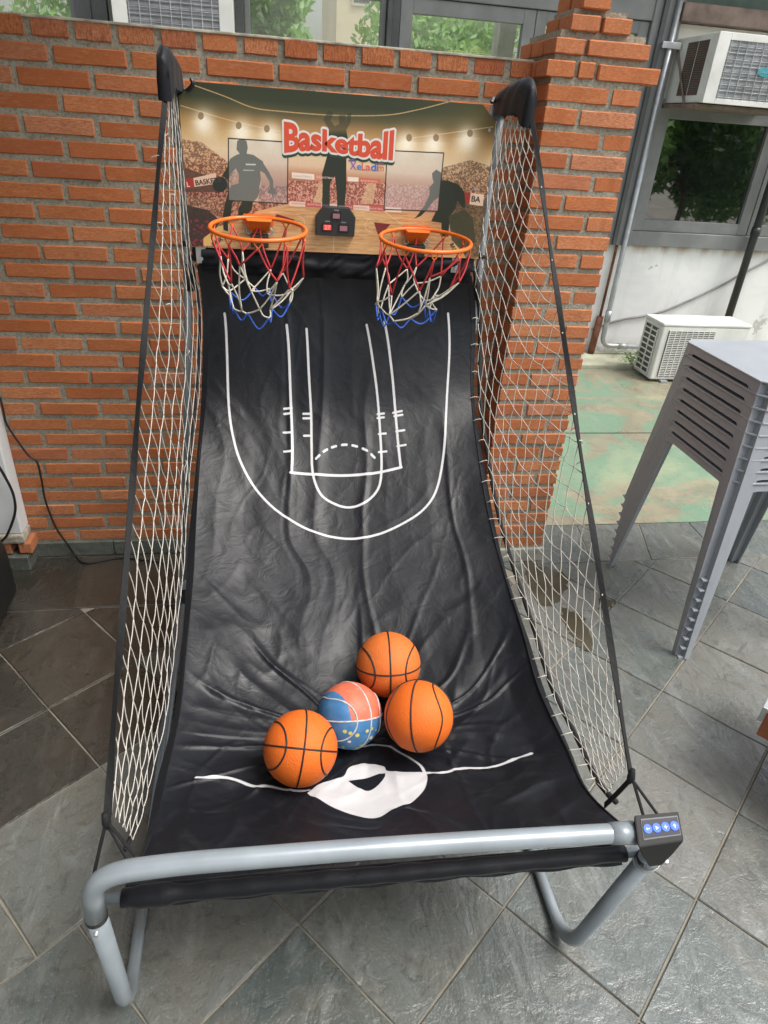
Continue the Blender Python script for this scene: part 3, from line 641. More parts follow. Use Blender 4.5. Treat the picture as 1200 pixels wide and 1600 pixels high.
# --- frame
Rb,Rl=.0175,.0138
legL=fillet([(-.325,-1.865,.53),(-.338,-1.80,.012+Rb),(-.345,-1.60,.0185)],.10,8)
def frame_side(s):
    if s<0:
        a=[(-.318,-1.866,.50),(-.338,-1.80,.018),(-.345,-1.50,.0145)]; r=[(-.345,-1.52,.0145),(-.372,-.365,.0145),(-.25,-.36,1.24),(-.243,-.36,1.775),(-.241,-.61,1.785)]
    else:
        a=[(.702,-1.868,.50),(.664,-1.80,.018),(.668,-1.50,.0145)]; r=[(.668,-1.52,.0145),(.70,-.365,.0145),(.668,-.36,1.24),(.66,-.36,1.775),(.66,-.61,1.785)]
    wput('front_leg',MB().tube(fillet(a,[.11],10),[Rb if i<7 else Rb-(Rb-Rl)*min(1,(i-6)/4) for i in range(13)],16),M_tube,game,smooth=True)
    rear=fillet(r,[.10,.35,.07],8)
    wput('side_rail',MB().tube(rear[:10],Rl,14),M_tube,game,smooth=True)
    wput('rear_post',MB().tube(rear[9:],[Rl-.002]*len(rear[9:]),14),M_tube,game,smooth=True)
    x=r[1][0]; wput('joint_bracket',MB().box(x-.024,x+.024,-.42,-.36,.0,.075),M_plas,game,bevel=.006)
    p=Vector(r[2]); wput('joint_collar',MB().tube([p+Vector((0,0,-.03)),p+Vector((0,0,.05))],.0165,14),M_plas,game,smooth=True)
    wput('joint_collar',MB().tube([p+Vector((0,0,.10)),p+Vector((0,0,.115))],.016,14),M_plas,game,smooth=True)
frame_side(-1); frame_side(1)
bar=fillet([(-.319,-1.8665,.503),(-.308,-1.866,.616),(-.17,-1.86,.614),(.2,-1.86,.600),(.64,-1.86,.570),(.675,-1.862,.565)],[.13,.05,.2,.1],9)
wput('front_bar',MB().tube(bar,Rb+.0005,18),M_tube,game,smooth=True)
wput('foam_end',MB().tube([(.605,-1.86,.5725),(.655,-1.861,.568)],[.0195,.0215],14),M_tube,game,smooth=True)
for x,z in ((-.3185,.492),(.702,.478)):
    wput('clamp_ring',MB().tube([(x,-1.866,z),(x-.0005,-1.865,z+.012)],.0190,18),M_plas,game,smooth=True)
wput('bolt',MB().tube([(-.3185,-1.880,.476),(-.3185,-1.887,.475)],.004,8),M_galv,game)
wput('corner_tube',MB().tube(smooth_path([(.702,-1.868,.48),(.704,-1.868,.52),(.70,-1.866,.555)],4),.0180,14),M_tube,game,smooth=True)
wput('clamp_bolt',MB().tube([(.715,-1.880,.505),(.724,-1.886,.506)],.006,8).tube([(.723,-1.886,.506),(.728,-1.888,.506)],.006,6),M_galv,game)
wput('clip_ring',MB().tube([(.702+.024*math.cos(a),-1.867+.024*math.sin(a),.486+.012*math.cos(a)) for a in [i*math.pi/8 for i in range(16)]],.0018,5,closed=True),M_galv,game,smooth=True)
# fabric rod
wput('fabric_rod',MB().tube([(-.322,-1.82,.470),(.70,-1.845,.478)],.0105,10),M_tube,game,smooth=True)
wput('top_rod',MB().tube([(-.245,-.362,1.305),(.662,-.362,1.305)],.010,10),M_plas,game,smooth=True)
# --- fabric ramp
# fabric edge profile (Y,Z) from the top rail to the front rod
EP=np.array([(-.385,1.30),(-.395,1.14),(-.50,.93),(-.68,.795),(-.85,.68),(-1.02,.59),(-1.22,.515),(-1.38,.462),(-1.55,.442),(-1.68,.446),(-1.80,.468)])
CP=np.array([(-.385,1.30),(-.41,1.14),(-.53,.90),(-.71,.73),(-.88,.61),(-1.05,.515),(-1.23,.425),(-1.38,.375),(-1.52,.372),(-1.66,.405),(-1.80,.468)])
XL=np.array([-0.213, -0.2, -0.213, -0.227, -0.233, -0.233, -0.237, -0.24, -0.253, -0.261, -0.284]); XR=np.array([0.621, 0.656, 0.655, 0.648, 0.647, 0.655, 0.663, 0.661, 0.671, 0.67, 0.71])
TV=np.linspace(0,1,11)
def cr(T,A,v):
    v=np.clip(v,0,1); n=len(T)-1; x=v*n; i=np.minimum(x.astype(int),n-1); t=x-i
    p0=A[np.maximum(i-1,0)];p1=A[i];p2=A[i+1];p3=A[np.minimum(i+2,n)]
    if A.ndim==2: t=t[...,None]
    return .5*(2*p1+(p2-p0)*t+(2*p0-5*p1+4*p2-p3)*t**2+(3*p1-p0-3*p2+p3)*t**3)
def S0(u,v):
    u=np.asarray(u,float);v=np.asarray(v,float)
    e=cr(TV,EP,v);c=cr(TV,CP,v); w=(4*u*(1-u))**.85
    xl=cr(TV,XL,v);xr=cr(TV,XR,v)
    yz=e+(c-e)*w[...,None]
    return np.stack([xl+(xr-xl)*u,yz[...,0],yz[...,1]],-1)
MK={'arc':[(0.0611,0.0946),(0.0705,0.1526),(0.0856,0.2178),(0.1113,0.2626),(0.1468,0.2977),(0.2037,0.3328),(0.2801,0.362),(0.3874,0.3867),(0.5063,0.398),(0.6067,0.3945),(0.6998,0.3814),(0.7774,0.3636),(0.8313,0.3354),(0.8699,0.2823),(0.8934,0.2153),(0.907,0.1477),(0.9032,0.0853)],'k1':[(0.2845,0.1081),(0.2947,0.1476),(0.3069,0.208),(0.3153,0.26),(0.3147,0.2949)],'k2':[(0.652,0.1),(0.6689,0.1345),(0.692,0.1906),(0.7078,0.2881)],'kb':[(0.3103,0.2951),(0.4142,0.2951),(0.5173,0.2957),(0.622,0.2942),(0.71,0.2902)],'inner':[(0.3573,0.1123),(0.366,0.1538),(0.3792,0.2065),(0.384,0.2583),(0.3892,0.2946),(0.4134,0.3233),(0.4575,0.3383),(0.513,0.3459),(0.5705,0.3397),(0.619,0.3207),(0.6361,0.2946),(0.6379,0.2503),(0.6281,0.1898),(0.6056,0.1455),(0.583,0.1051)],'dash':[(0.4004,0.2723),(0.4303,0.2611),(0.465,0.2546),(0.5073,0.2519),(0.5497,0.2549),(0.5895,0.2627),(0.6193,0.2744)],'ticks':[(0.2812,0.207,0.309,0.2054),(0.2819,0.2138,0.3095,0.2121),(0.2816,0.239,0.3114,0.238),(0.286,0.2655,0.3155,0.2636),(0.3515,0.2121,0.3795,0.2116),(0.3517,0.218,0.3797,0.2175),(0.3555,0.2413,0.3808,0.2407),(0.628,0.2123,0.6523,0.2118),(0.6277,0.2175,0.652,0.217),(0.6315,0.2394,0.658,0.2392),(0.6296,0.2645,0.6582,0.2645),(0.6865,0.2117,0.721,0.2099),(0.6913,0.2162,0.7232,0.2152),(0.697,0.2376,0.7287,0.2369),(0.6997,0.2587,0.731,0.2581)],'hl':[(0.0726,0.8017),(0.127,0.8034),(0.1654,0.8105),(0.2124,0.8279),(0.2427,0.8266),(0.2889,0.8333),(0.3385,0.8335)],'hr':[(0.6319,0.8198),(0.6761,0.821),(0.7196,0.8135),(0.7926,0.8168),(0.8618,0.8077),(0.9168,0.7986)],'oc':[(0.4745,0.7453),(0.5184,0.7437),(0.5607,0.7509),(0.598,0.7738),(0.625,0.7975),(0.6335,0.8199)],'blob':[(0.3353,0.8404),(0.367,0.8212),(0.3995,0.8121),(0.4275,0.8068),(0.4425,0.791),(0.4684,0.7841),(0.5021,0.7835),(0.5342,0.7916),(0.5419,0.8021),(0.596,0.8122),(0.6352,0.82),(0.6311,0.842),(0.6071,0.8651),(0.5797,0.8789),(0.5383,0.8882),(0.5049,0.8994),(0.4748,0.8996),(0.4393,0.8882),(0.3957,0.8705),(0.3659,0.8539)],'hole':[(0.438,0.8159),(0.4808,0.8118),(0.5345,0.8059),(0.5139,0.8288),(0.4866,0.84),(0.462,0.8322)]}
LEN=2.07; FW=.90
def edist(T,shape,pts):
    H_,W_=shape
    for a,b in zip(pts[:-1],pts[1:]):
        yield a,b
IMW,IMH=1000,2300
mask=np.zeros((IMH,IMW),np.float32)
def draw(pts,wmm):
    pts=[(u*FW,v*LEN) for u,v in pts]; hw=wmm/2000
    for a,b in zip(pts[:-1],pts[1:]):
        x0,x1=sorted((a[0],b[0]));y0,y1=sorted((a[1],b[1]))
        i0,i1=max(0,int((x0-hw*2)/FW*IMW)),min(IMW,int((x1+hw*2)/FW*IMW)+2); j0,j1=max(0,int((y0-hw*2)/LEN*IMH)),min(IMH,int((y1+hw*2)/LEN*IMH)+2)
        X=(np.arange(i0,i1)+.5)/IMW*FW; Y=(np.arange(j0,j1)+.5)/IMH*LEN; X,Y=np.meshgrid(X,Y)
        dx,dy=b[0]-a[0],b[1]-a[1]; L2=dx*dx+dy*dy+1e-12; t=np.clip(((X-a[0])*dx+(Y-a[1])*dy)/L2,0,1)
        d=np.hypot(X-a[0]-t*dx,Y-a[1]-t*dy); m_=np.clip((hw-d)/.0009+.5,0,1); mask[j0:j1,i0:i1]=np.maximum(mask[j0:j1,i0:i1],m_)
def sm(pts,n=8): return [(p.x,p.y) for p in smooth_path([(a,b,0) for a,b in pts],n)]
def fill(img,pts,val,sx,sy):
    H_,W_=img.shape[:2]; P=np.array(pts)*[sx,sy]; x0,x1=int(P[:,0].min()),int(P[:,0].max())+2; y0,y1=int(P[:,1].min()),int(P[:,1].max())+2
    x0=max(0,x0);y0=max(0,y0);x1=min(W_,x1);y1=min(H_,y1)
    if x1<=x0 or y1<=y0: return
    acc=np.zeros((y1-y0,x1-x0),np.float32)
    for oy in (.25,.75):
        for ox in (.25,.75):
            X,Y=np.meshgrid(np.arange(x0,x1)+ox,np.arange(y0,y1)+oy); ins=np.zeros(X.shape,bool)
            for a,b in zip(P,np.roll(P,-1,0)):
                c_=((a[1]>Y)!=(b[1]>Y)); xx=(b[0]-a[0])*(Y-a[1])/((b[1]-a[1]) or 1e-9)+a[0]; ins^=c_&(X<xx)
            acc+=ins*.25
    if img.ndim==2: img[y0:y1,x0:x1]=img[y0:y1,x0:x1]*(1-acc)+val*acc
    else:
        al=acc[...,None]*(val[3] if len(val)>3 else 1); img[y0:y1,x0:x1,:3]=img[y0:y1,x0:x1,:3]*(1-al)+np.array(val[:3])*al
draw(sm(MK['arc']),7.5)
for k in('k1','k2','kb'): draw(sm(MK[k],4),8)
draw(sm(MK['inner'],5),7.5)
for t_ in MK['ticks']: draw([t_[:2],t_[2:]],6)
dd=sm(MK['dash'],10); 
for i in range(0,len(dd)-4,9): draw(dd[i:i+5],7)
for k in('hl','hr'): draw(sm(MK[k],6),9)
draw(sm(MK['oc'],6),7)
fill(mask,sm(MK['blob'],4),1.0,IMW,IMH); fill(mask,sm(MK['hole'],3),0.0,IMW,IMH)
def npimg(name,arr,cs):
    H_,W_=arr.shape[:2]; im=bpy.data.images.new(name,W_,H_,alpha=False,float_buffer=False); im.colorspace_settings.name=cs
    px=np.ones((H_,W_,4),np.float32)
    if arr.ndim==2: px[...,:3]=arr[...,None]
    else: px[...,:3]=arr
    im.pixels.foreach_set(px[::-1].ravel()); im.update(); im.pack(); return im
im_mask=npimg('court_print',mask,'Non-Color')
# smooth value noise on the fabric
_rs=np.random.RandomState(5)
_perm=_rs.rand(256,256).astype(np.float32)
def vn(x,y,o=0):
    x=np.asarray(x)+o*17.3;y=np.asarray(y)+o*9.1
    xi=np.floor(x).astype(int);yi=np.floor(y).astype(int);fx=x-xi;fy=y-yi;fx=fx*fx*fx*(fx*(fx*6-15)+10);fy=fy*fy*fy*(fy*(fy*6-15)+10)
    g=lambda a,b:_perm[a%256,b%256]
    return (g(xi,yi)*(1-fx)+g(xi+1,yi)*fx)*(1-fy)+(g(xi,yi+1)*(1-fx)+g(xi+1,yi+1)*fx)*fy
def ridge(x,y,o=0): return 1-np.abs(vn(x,y,o)*2-1)**.8
BALLS=[((.042,-1.523,.472),.083),((.164,-1.418,.451),.079),((.325,-1.462,.481),.083),((.276,-1.296,.493),.083)]
def wr(u,v):
    X=u*FW;Y=v*LEN; wx=(vn(X*5,Y*5,1)-.5)*.08; wy=(vn(X*5,Y*5,2)-.5)*.08; x=X+wx;y=Y+wy
    low=np.clip((v-.45)/.2,0,1); edge=np.clip(np.minimum(u,1-u)*14,0,1)*np.clip(v*25,0,1)*np.clip((1-v)*30,0,1)
    sf=lambda a_,b_,o: vn(a_,b_,o)+.35*ridge(a_,b_,o+20)-.72
    cr_=lambda a_,b_,o: np.clip(1-np.abs(vn(a_,b_,o)*2-1)*3.2,0,1)**1.3      # thin crisp creases
    d=.0055*sf(x*6,y*1.3,3)+.003*sf(x*13,y*2.2,4)+.0024*cr_(x*8,y*1.1,31)
    cx,cyy=.5*FW,.74*LEN; th=np.arctan2(y-cyy,x-cx); r=np.hypot(x-cx,y-cyy)+.03; rr_=np.clip(r*3.5,0,1)
    d=d+low*(.010*sf(th*2.8+7,r*2.0,5)*rr_+.005*sf(th*6+11,r*2.6,6)*rr_+.0042*cr_(th*4.2+3,r*2.2,33)*rr_)
    a1=(x+y)*.707; a2=(y-x)*.707; lf=np.clip((.55-u)/.3,0,1); rt=np.clip((u-.5)/.3,0,1)
    d=d+(.35+.65*low)*(lf*(.0050*sf(a2*11,a1*2.6,7)+.0030*cr_(a2*9,a1*2.2,34))+rt*(.0060*sf(a1*10,a2*3.2,9)+.0036*cr_(a1*9,a2*3.0,36)))+.006*(vn(x*4,y*4,8)-.5)
    d=d+(.3+.7*low)*(.0026*sf(x*17+y*8,y*15-x*9,37)+.0020*cr_(x*12+y*5,y*6-x*5,38))
    return d*edge
def S(u,v,wrinkle=True):
    p=S0(u,v); h=.004; t=S0(u,np.clip(v+h,0,1))-S0(u,np.clip(v-h,0,1)); nn=np.stack([t[...,0]*0,t[...,2],-t[...,1]],-1); nn/= (np.linalg.norm(nn,axis=-1,keepdims=True)+1e-9)
    if wrinkle: p=p+nn*wr(u,v)[...,None]
    for (c,r) in BALLS:
        dx=p[...,0]-c[0];dy=p[...,1]-c[1]; d=np.hypot(dx,dy); zb=c[2]-np.sqrt(np.maximum(r*r-d*d,0))-.001
        k=np.clip((r*.93-d)/(r*.25),0,1); p[...,2]=np.where((d<r*.93)&(p[...,2]>zb),p[...,2]*(1-k)+zb*k,p[...,2])
    return p
NU,NV=230,520
U_g,V_g=np.meshgrid(np.linspace(0,1,NU),np.linspace(0,1,NV)); G=S(U_g,V_g).reshape(-1,3)
me=bpy.data.meshes.new('fabric_ramp'); idx=np.arange(NU*NV).reshape(NV,NU)
fc=np.stack([idx[:-1,:-1],idx[1:,:-1],idx[1:,1:],idx[:-1,1:]],-1).reshape(-1,4)
me.from_pydata(G.tolist(),[],fc.tolist()); me.update(); uvl=me.uv_layers.new(name='UVMap'); li=np.empty(len(me.loops),int); me.loops.foreach_get('vertex_index',li)
uvs=np.stack([U_g.ravel()[li],1-V_g.ravel()[li]],1); uvl.data.foreach_set('uv',uvs.ravel()); me.polygons.foreach_set('use_smooth',[True]*len(me.polygons))
ramp=wput('fabric_ramp',me,nylon_base('printed_black_nylon',im_mask),game)
# hem strips: darker webbing along both sides, sleeve round the front rod
def edge_pt(u,v,du=0):
    p=S0(np.array([min(max(u,0),1)]),np.array([v]))[0]; return Vector((p[0]+du,p[1],p[2]))
vv=[i/70 for i in range(71)]
rnd=random.Random(3)
for s,u in ((-1,0),(1,1)):
    w_=[.012+.004*math.sin(v*19+s) for v in vv]
    wput('side_hem',MB().strip([edge_pt(u,v,-s*.004)+Vector((0,0,.002)) for v in vv],[edge_pt(u,v,s*w)+Vector((0,-.003,-.012)) for v,w in zip(vv,w_)],.001),M_nyl,game,smooth=False)
sl_=[]
mb=MB(); pts=[];rr=[]
for i in range(61):
    t=i/60; pts.append((-.288+.955*t,-1.822-.024*t,.470+.008*t)); rr.append(.0155+.0006*math.sin(t*37)+.0008*math.sin(t*83+1)+(.004 if .02<t<.1 else 0))
wput('rod_sleeve',MB().tube(pts,rr,12),M_nyl,game,smooth=True)
mb=MB(); A=[];B=[]
for i in range(41):
    t=i/40; x=-.284+.95*t; A.append((x,-1.800-.022*t,.473)); B.append((x+.002,-1.828-.022*t,.447+.004*math.sin(t*50)))
wput('sleeve_flap',MB().strip(A,B,.0015),M_nyl,game)
# gathered fabric between ramp and backboard
A=[];B=[];K=[]
mb=MB(); NU2,NV2=160,14
V=[];Fq=[]
for j in range(NV2):
    for i in range(NU2):
        a=i/(NU2-1);b=j/(NV2-1); x=-.205+.83*a; z=1.352-.085*b; d=.010*(float(ridge(a*26+b*3,b*3,3))-.5)+.012*(float(vn(a*13,b*4,6))-.5)
        V.append((x,-.392-.014*math.sin(b*3.1)+d,z))
for j in range(NV2-1):
    for i in range(NU2-1): q=j*NU2+i; Fq.append((q,q+1,q+NU2+1,q+NU2))
wput('gathered_fabric',MB().add(V,Fq),M_nyl,game,smooth=True)
wput('ramp_seam',MB().tube([(-.205+.83*i/40,-.392-.003*math.sin(i*1.3),1.285+.003*math.sin(i*.9)) for i in range(41)],.004,6),M_nyl,game)
# --- caps, straps, side nets
def cap(x,s):
    V=[];Fq=[];n=26;m_=18; rd=random.Random(5+s)
    y0,y1=-.34,-.64
    for i in range(n+1):
        t=i/n; y=y0+(y1-y0)*t; top=1.822-.035*(1-t)**2-.03*max(0,(t-.82)/.18)**2; bot=1.752-.02*math.sin(t*3.1)-.045*max(0,(t-.8)/.2)-.03*max(0,(.2-t)/.2); hw=.0215*(1-.35*abs(2*t-1)**4)
        for k in range(m_):
            a=k/(m_-1)*math.pi*1.0; cxk=math.cos(a)*hw*(1+.06*math.sin(i*.9+k)); zk=bot+(top-bot)*min(1,math.sin(a)**.45 if math.sin(a)>0 else 0)
            V.append((x+cxk,y+rd.uniform(-.0015,.0015),zk+.002*math.sin(i*1.7+k*.8)))
    for i in range(n):
        for k in range(m_-1): q=i*m_+k; Fq.append((q,q+1,q+m_+1,q+m_))
    Fq.append(tuple(range(m_)));Fq.append(tuple(n*m_+k for k in range(m_-1,-1,-1)))
    mb=MB().add(V,Fq); return wput('arm_cap',mb,M_nyl,game,smooth=True)
cap(-.241,-1); cap(.663,1)
for s,x in ((-1,-.245),(1,.66)): wput('post_sleeve',MB().tube([(x,-.36,1.60),(x,-.36,1.76)],.0225,12),M_tube,game,smooth=True)
wput('cap_strap',MB().tube(smooth_path([(-.232,-.36,1.735),(-.215,-.40,1.735),(-.195,-.412,1.752),(-.198,-.41,1.765)],5),.006,6),M_plas,game)
wput('cap_strap',MB().tube(smooth_path([(.645,-.36,1.77),(.632,-.40,1.775),(.625,-.41,1.765)],5),.006,6),M_plas,game)
TopL,TopR=Vector((-.243,-.62,1.722)),Vector((.672,-.635,1.725))
SL,SR=Vector((-.294,-1.80,.655)),Vector((.657,-1.80,.648))
def strap_pt(s,t):
    a,b=(TopL,SL) if s<0 else (TopR,SR); p=a.lerp(b,t); p+=Vector((s*.008*math.sin(math.pi*t),.02*math.sin(math.pi*t),-.012*math.sin(math.pi*t))); return p
def rear_pt(s,t):
    tb=.235
    u=0 if s<0 else 1
    if t<tb: a=Vector((-.238,-.385,1.73)) if s<0 else Vector((.650,-.395,1.72)); b=edge_pt(u,.0,s*.018); return a.lerp(b,t/tb)+Vector((0,0,0))
    v=(t-tb)/(1-tb); v=v**.92*.93
    return edge_pt(u,v,s*(.018+.012*v))+Vector((0,0,.004))
def net_surf(s,a,t):
    t=min(max(t,0),1); p=strap_pt(s,t).lerp(rear_pt(s,t),a); w_=math.sin(math.pi*a)*math.sin(math.pi*t)
    return p+Vector((s*-.012*w_,0,-.01*w_))
M_string=simple('white_net_cord',(.52,.49,.44),.8,var=.12,sc=30,bump=.3,bs=400)
def diamond_net(s,K,ROW):
    rd=random.Random(31+s); mb=MB(); N={}
    for j in range(ROW+1):
        for k in range(K+1):
            a=(k+.5*(j%2))/K; 
            if a>1.001: continue
            jt=0 if a in(0,1) else 1
            N[k,j]=(min(max(a+jt*rd.uniform(-.010,.010),0),1),min(max(j/ROW+rd.uniform(-.003,.003),0),.985))
    def seg(a,b,wob,r):
        pa,pb=net_surf(s,*a),net_surf(s,*b)
        if (pb-pa).length<.003: return
        d=Vector((rd.uniform(-1,1),rd.uniform(-1,1),rd.uniform(-1,.2)))*wob
        mb.tube([net_surf(s,a[0]+(b[0]-a[0])*q/4,a[1]+(b[1]-a[1])*q/4)+d*math.sin(math.pi*q/4) for q in range(5)],r,4,cap=False)
    for (k,j),q in N.items():
        for kk in ((k,k-1) if j%2==0 else (k,k+1)):
            if (kk,j+1) in N: seg(q,N[kk,j+1],.0022 if kk==k else .0035,.0012)
        if j%6==0: 
            p=net_surf(s,*q); mb.tube([p+Vector((0,0,.003)),p,p-Vector((0,0,.003))],[.001,.0024,.001],5)
    for _ in range(7):
        t=rd.uniform(.03,.6); p=net_surf(s,0,t); L=rd.uniform(.012,.025); d=Vector((rd.uniform(-.6,.6),.4,rd.uniform(-1,.2))).normalized()*L
        mb.tube(smooth_path([p,p+d*.4+Vector((.004,0,.003)),p+d],4),.0011,4)
    return wput('side_net',mb,M_string,game,smooth=True)
def side_net(s):
    K=7 if s<0 else 8; ROW=32; rd=random.Random(11+s); N={}; sh=.55
    if s>0: return diamond_net(s,8,46)
    for k in range(K+1):
        for j in range(-6,ROW+8):
            jit=.0 if k in(0,K) else 1
            t=(j+k*sh)/ROW; tt=t+rd.uniform(-.0045,.0045); al=k/K+jit*rd.uniform(-.011,.011)*(1.0)
            N[k,j]=(al,tt)
    mb=MB()
    def seg(a,b,wob=.0028,r=.001):
        pa,pb=net_surf(s,*a),net_surf(s,*b); L=(pb-pa).length
        if L<.004: return
        d=Vector((rd.uniform(-1,1),rd.uniform(-1,1),rd.uniform(-1,.2)))*wob
        pts=[]
        for q in range(5):
            f=q/4; pts.append(net_surf(s,a[0]+(b[0]-a[0])*f,a[1]+(b[1]-a[1])*f)+d*math.sin(math.pi*f))
        mb.tube(pts,r,4,cap=False)
    top,bot=.0,.985
    for (k,j),(al,t) in N.items():
        if t<top-.02 or t>bot+.02: continue
        c=lambda q:(q[0],min(max(q[1],top),bot))
        if (k,j+1) in N and 0<k<=K:
            q=N[k,j+1]
            if not(t<top and q[1]<top) and not (t>bot and q[1]>bot): seg(c((al,t)),c(q),.002,.0011)
        if k<K and (k+1,j) in N:
            q=N[k+1,j]
            if t>top-.005 and q[1]<bot+.01: seg(c((al,t)),c(q),.0035,.00105)
    # knots and loose ends
    for _ in range(9):
        t=rd.uniform(.03,.5); a=rd.choice([0,rd.uniform(.0,.3),rd.uniform(.6,1)]); p=net_surf(s,a,t); L=rd.uniform(.015,.04); d=Vector((rd.uniform(-1,1),rd.uniform(-.5,.5),rd.uniform(-1,.2))).normalized()*L
        mb.tube(smooth_path([p,p+d*.4+Vector((.006,0,.004)),p+d],4),.0012,4)
    return wput('side_net',mb,M_string,game,smooth=True)
side_net(-1); side_net(1)
def lacing(s):
    if s<0: return
    mb=MB(); rd=random.Random(s+20)
    u=0 if s<0 else 1
    for i in range(24):
        t=.30+.68*i/24; p=rear_pt(s,t); q=p+Vector((-s*(.020+rd.uniform(0,.012)),-.004,.004+rd.uniform(-.01,.004)))
        wput('net_lacing',MB().tube(smooth_path([p+Vector((s*.004,0,.002)),(p+q)/2+Vector((0,-.004,.006)),q],3),.0013,4),M_string,game,smooth=True)
lacing(-1); lacing(1)
ts=[i/60 for i in range(61)]
for s in (-1,1):
    A=[strap_pt(s,t) for t in ts]
    rd=random.Random(s)
    tw=[math.sin(t*17+s)*.8 for t in ts]; B=[a+Vector((.0085*math.cos(w_),-.0085*math.sin(w_),0)) for a,w_ in zip(A,tw)]
    wput('front_strap',MB().strip([a-(b-a)*.6 for a,b in zip(A,B)],B,.0012),M_cord,game)
    R2=[rear_pt(s,t*.235)+Vector((0,-.006,0)) for t in ts]
    wput('rear_strap',MB().strip([p+Vector((-s*.002-.003,0,0)) for p in R2],[p+Vector((-s*.012-.003,-.004,0)) for p in R2],.0015),M_cord,game)
    RC=[rear_pt(s,.235+.765*t)+Vector((s*.006,0,0)) for t in ts]
    wput('net_edge_cord',MB().tube(RC,[.0042+.0006*(i%2) for i in range(61)] if s<0 else [.0062+.0008*(i%2) for i in range(61)],7),M_cord,game,smooth=True)
ends=[(SL,Vector((-.331,-1.868,.525)),Vector((-.245,-1.838,.613))),(SR,Vector((.700,-1.85,.600)),Vector((.672,-1.85,.598)))]
for S_,a,b in ends:
    wput('elastic_cord',MB().tube([S_,a,a+Vector((.004,-.006,-.025))],.0030,6),M_cord,game); wput('elastic_cord',MB().tube([S_+Vector((.003,0,0)),b],.0030,6),M_cord,game)
    wput('strap_knot',MB().tube([S_+Vector((0,0,-.014)),S_+Vector((.001,0,.0)),S_+Vector((0,.002,.02))],[.005,.008,.005],8),M_cord,game,smooth=True)
def tie(a,b,sag,w_):
    P=[Vector(a).lerp(Vector(b),i/14)+Vector((0,0,-sag*math.sin(math.pi*i/14))) for i in range(15)]
    return wput('tie_strap',MB().strip([p+Vector((0,0,w_/2)) for p in P],[p+Vector((.002,-.003,-w_/2)) for p in P],.001),M_nyl,game)
tie(SL+Vector((0,0,0)),edge_pt(0,.955,-.012),.0,.018); tie(SR,edge_pt(1,.93,.006),.004,.020)
# --- backboard
HB=[418.882238, -88.371013, 435.302822, 39.386781, -484.995604, 944.135376, 0.059378, -0.188178, 1.0]
BX0,BX1,BZ0,BZ1,BY=-.235,.645,1.345,1.758,-.408
IW,IH=1400,657
art=np.zeros((IH,IW,3),np.float32)
jx,jy=np.meshgrid((np.arange(IW)+.5)/IW,(np.arange(IH)+.5)/IH)
bx_=BX0+jx*(BX1-BX0); bz_=BZ1-jy*(BZ1-BZ0)
dn=HB[6]*bx_+HB[7]*bz_+1; qx=(HB[0]*bx_+HB[1]*bz_+HB[2])/dn; qy=(HB[3]*bx_+HB[4]*bz_+HB[5])/dn      # print layout coordinates
def to_uv(p):
    A=np.array([[HB[0]-HB[6]*p[0],HB[1]-HB[7]*p[0]],[HB[3]-HB[6]*p[1],HB[4]-HB[7]*p[1]]]); s_=np.linalg.solve(A,np.array([p[0]-HB[2],p[1]-HB[5]]))
    return ((s_[0]-BX0)/(BX1-BX0),(BZ1-s_[1])/(BZ1-BZ0))
def s2l(c): 
    return np.array([x/255. for x in c])
yy=qy-.072*(qx-520)      # follow the tilt of the print
def lerpc(stops,x):
    x=np.asarray(x); out=np.zeros(x.shape+(3,)); xs_=[s[0] for s in stops]
    for c in range(3): out[...,c]=np.interp(x,xs_,[s[1][c] for s in stops])
    return out/255.
art[:]=lerpc([(128,(44,52,32)),(165,(46,55,36)),(185,(92,84,55)),(200,(160,125,78)),(222,(205,170,120)),(245,(224,200,165)),(262,(222,190,160)),(275,(190,140,110)),(300,(150,95,75)),(318,(170,90,80)),(322,(200,160,120)),(335,(206,165,118)),(360,(212,168,115)),(405,(196,140,92))],yy)
sidew=np.clip(np.abs(qx-525)/250-.35,0,1); top=np.clip((190-qy)/45,0,1)
gold=np.array([190,150,85])/255.; art=art*(1-(.55*sidew*np.clip(1-np.abs(qy-185)/45,0,1))[...,None])+gold*(.55*sidew*np.clip(1-np.abs(qy-185)/45,0,1))[...,None]
rs=np.random.RandomState(3)
spk=vn(jx*330,jy*155,1); spk2=vn(jx*150,jy*70,2)
def blend(mask_,col): 
    global art; art=art*(1-mask_[...,None])+np.array(col)/255.*mask_[...,None]
def region(poly,softpx=2):
    m_=np.zeros((IH,IW),np.float32); fill(m_,[to_uv(p) for p in poly],1.0,IW,IH); return m_
def crowd(poly,dark,lite,d=.72):
    m_=region(poly); t=np.clip((spk*.65+spk2*.35-.38)*3.2,0,1); c=np.array(dark)/255.*(1-t[...,None])+np.array(lite)/255.*t[...,None]; global art; art=art*(1-(m_*d)[...,None])+c*(m_*d)[...,None]
crowd([(283,217),(315,222),(352,250),(372,275),(352,300),(283,262)],(96,58,40),(215,165,125))
crowd([(283,298),(352,290),(450,290),(450,318),(400,330),(345,382),(283,405)],(70,38,34),(200,140,120))
crowd([(450,282),(605,285),(600,320),(450,316)],(140,75,62),(225,170,150),.85)
crowd([(690,262),(735,250),(775,262),(775,400),(740,400),(700,345),(684,330)],(88,62,44),(205,165,125))
crowd([(600,287),(690,290),(684,328),(600,325)],(150,90,80),(225,180,170),.6)
for x in (395,500,575): blend(region([(x,283),(x+13,283),(x+8,318),(x-12,318)])*.75,(214,178,138))
blend(region([(283,268),(290,262),(350,283),(350,300),(290,300),(283,305)])*.85,(86,60,48))
blend(region([(283,318),(325,328),(345,345),(318,384),(283,384)])*.9,(52,38,34)); t=(spk2>.72)*region([(283,340),(330,345),(318,384),(283,384)]); blend(t*.7,(165,45,70))
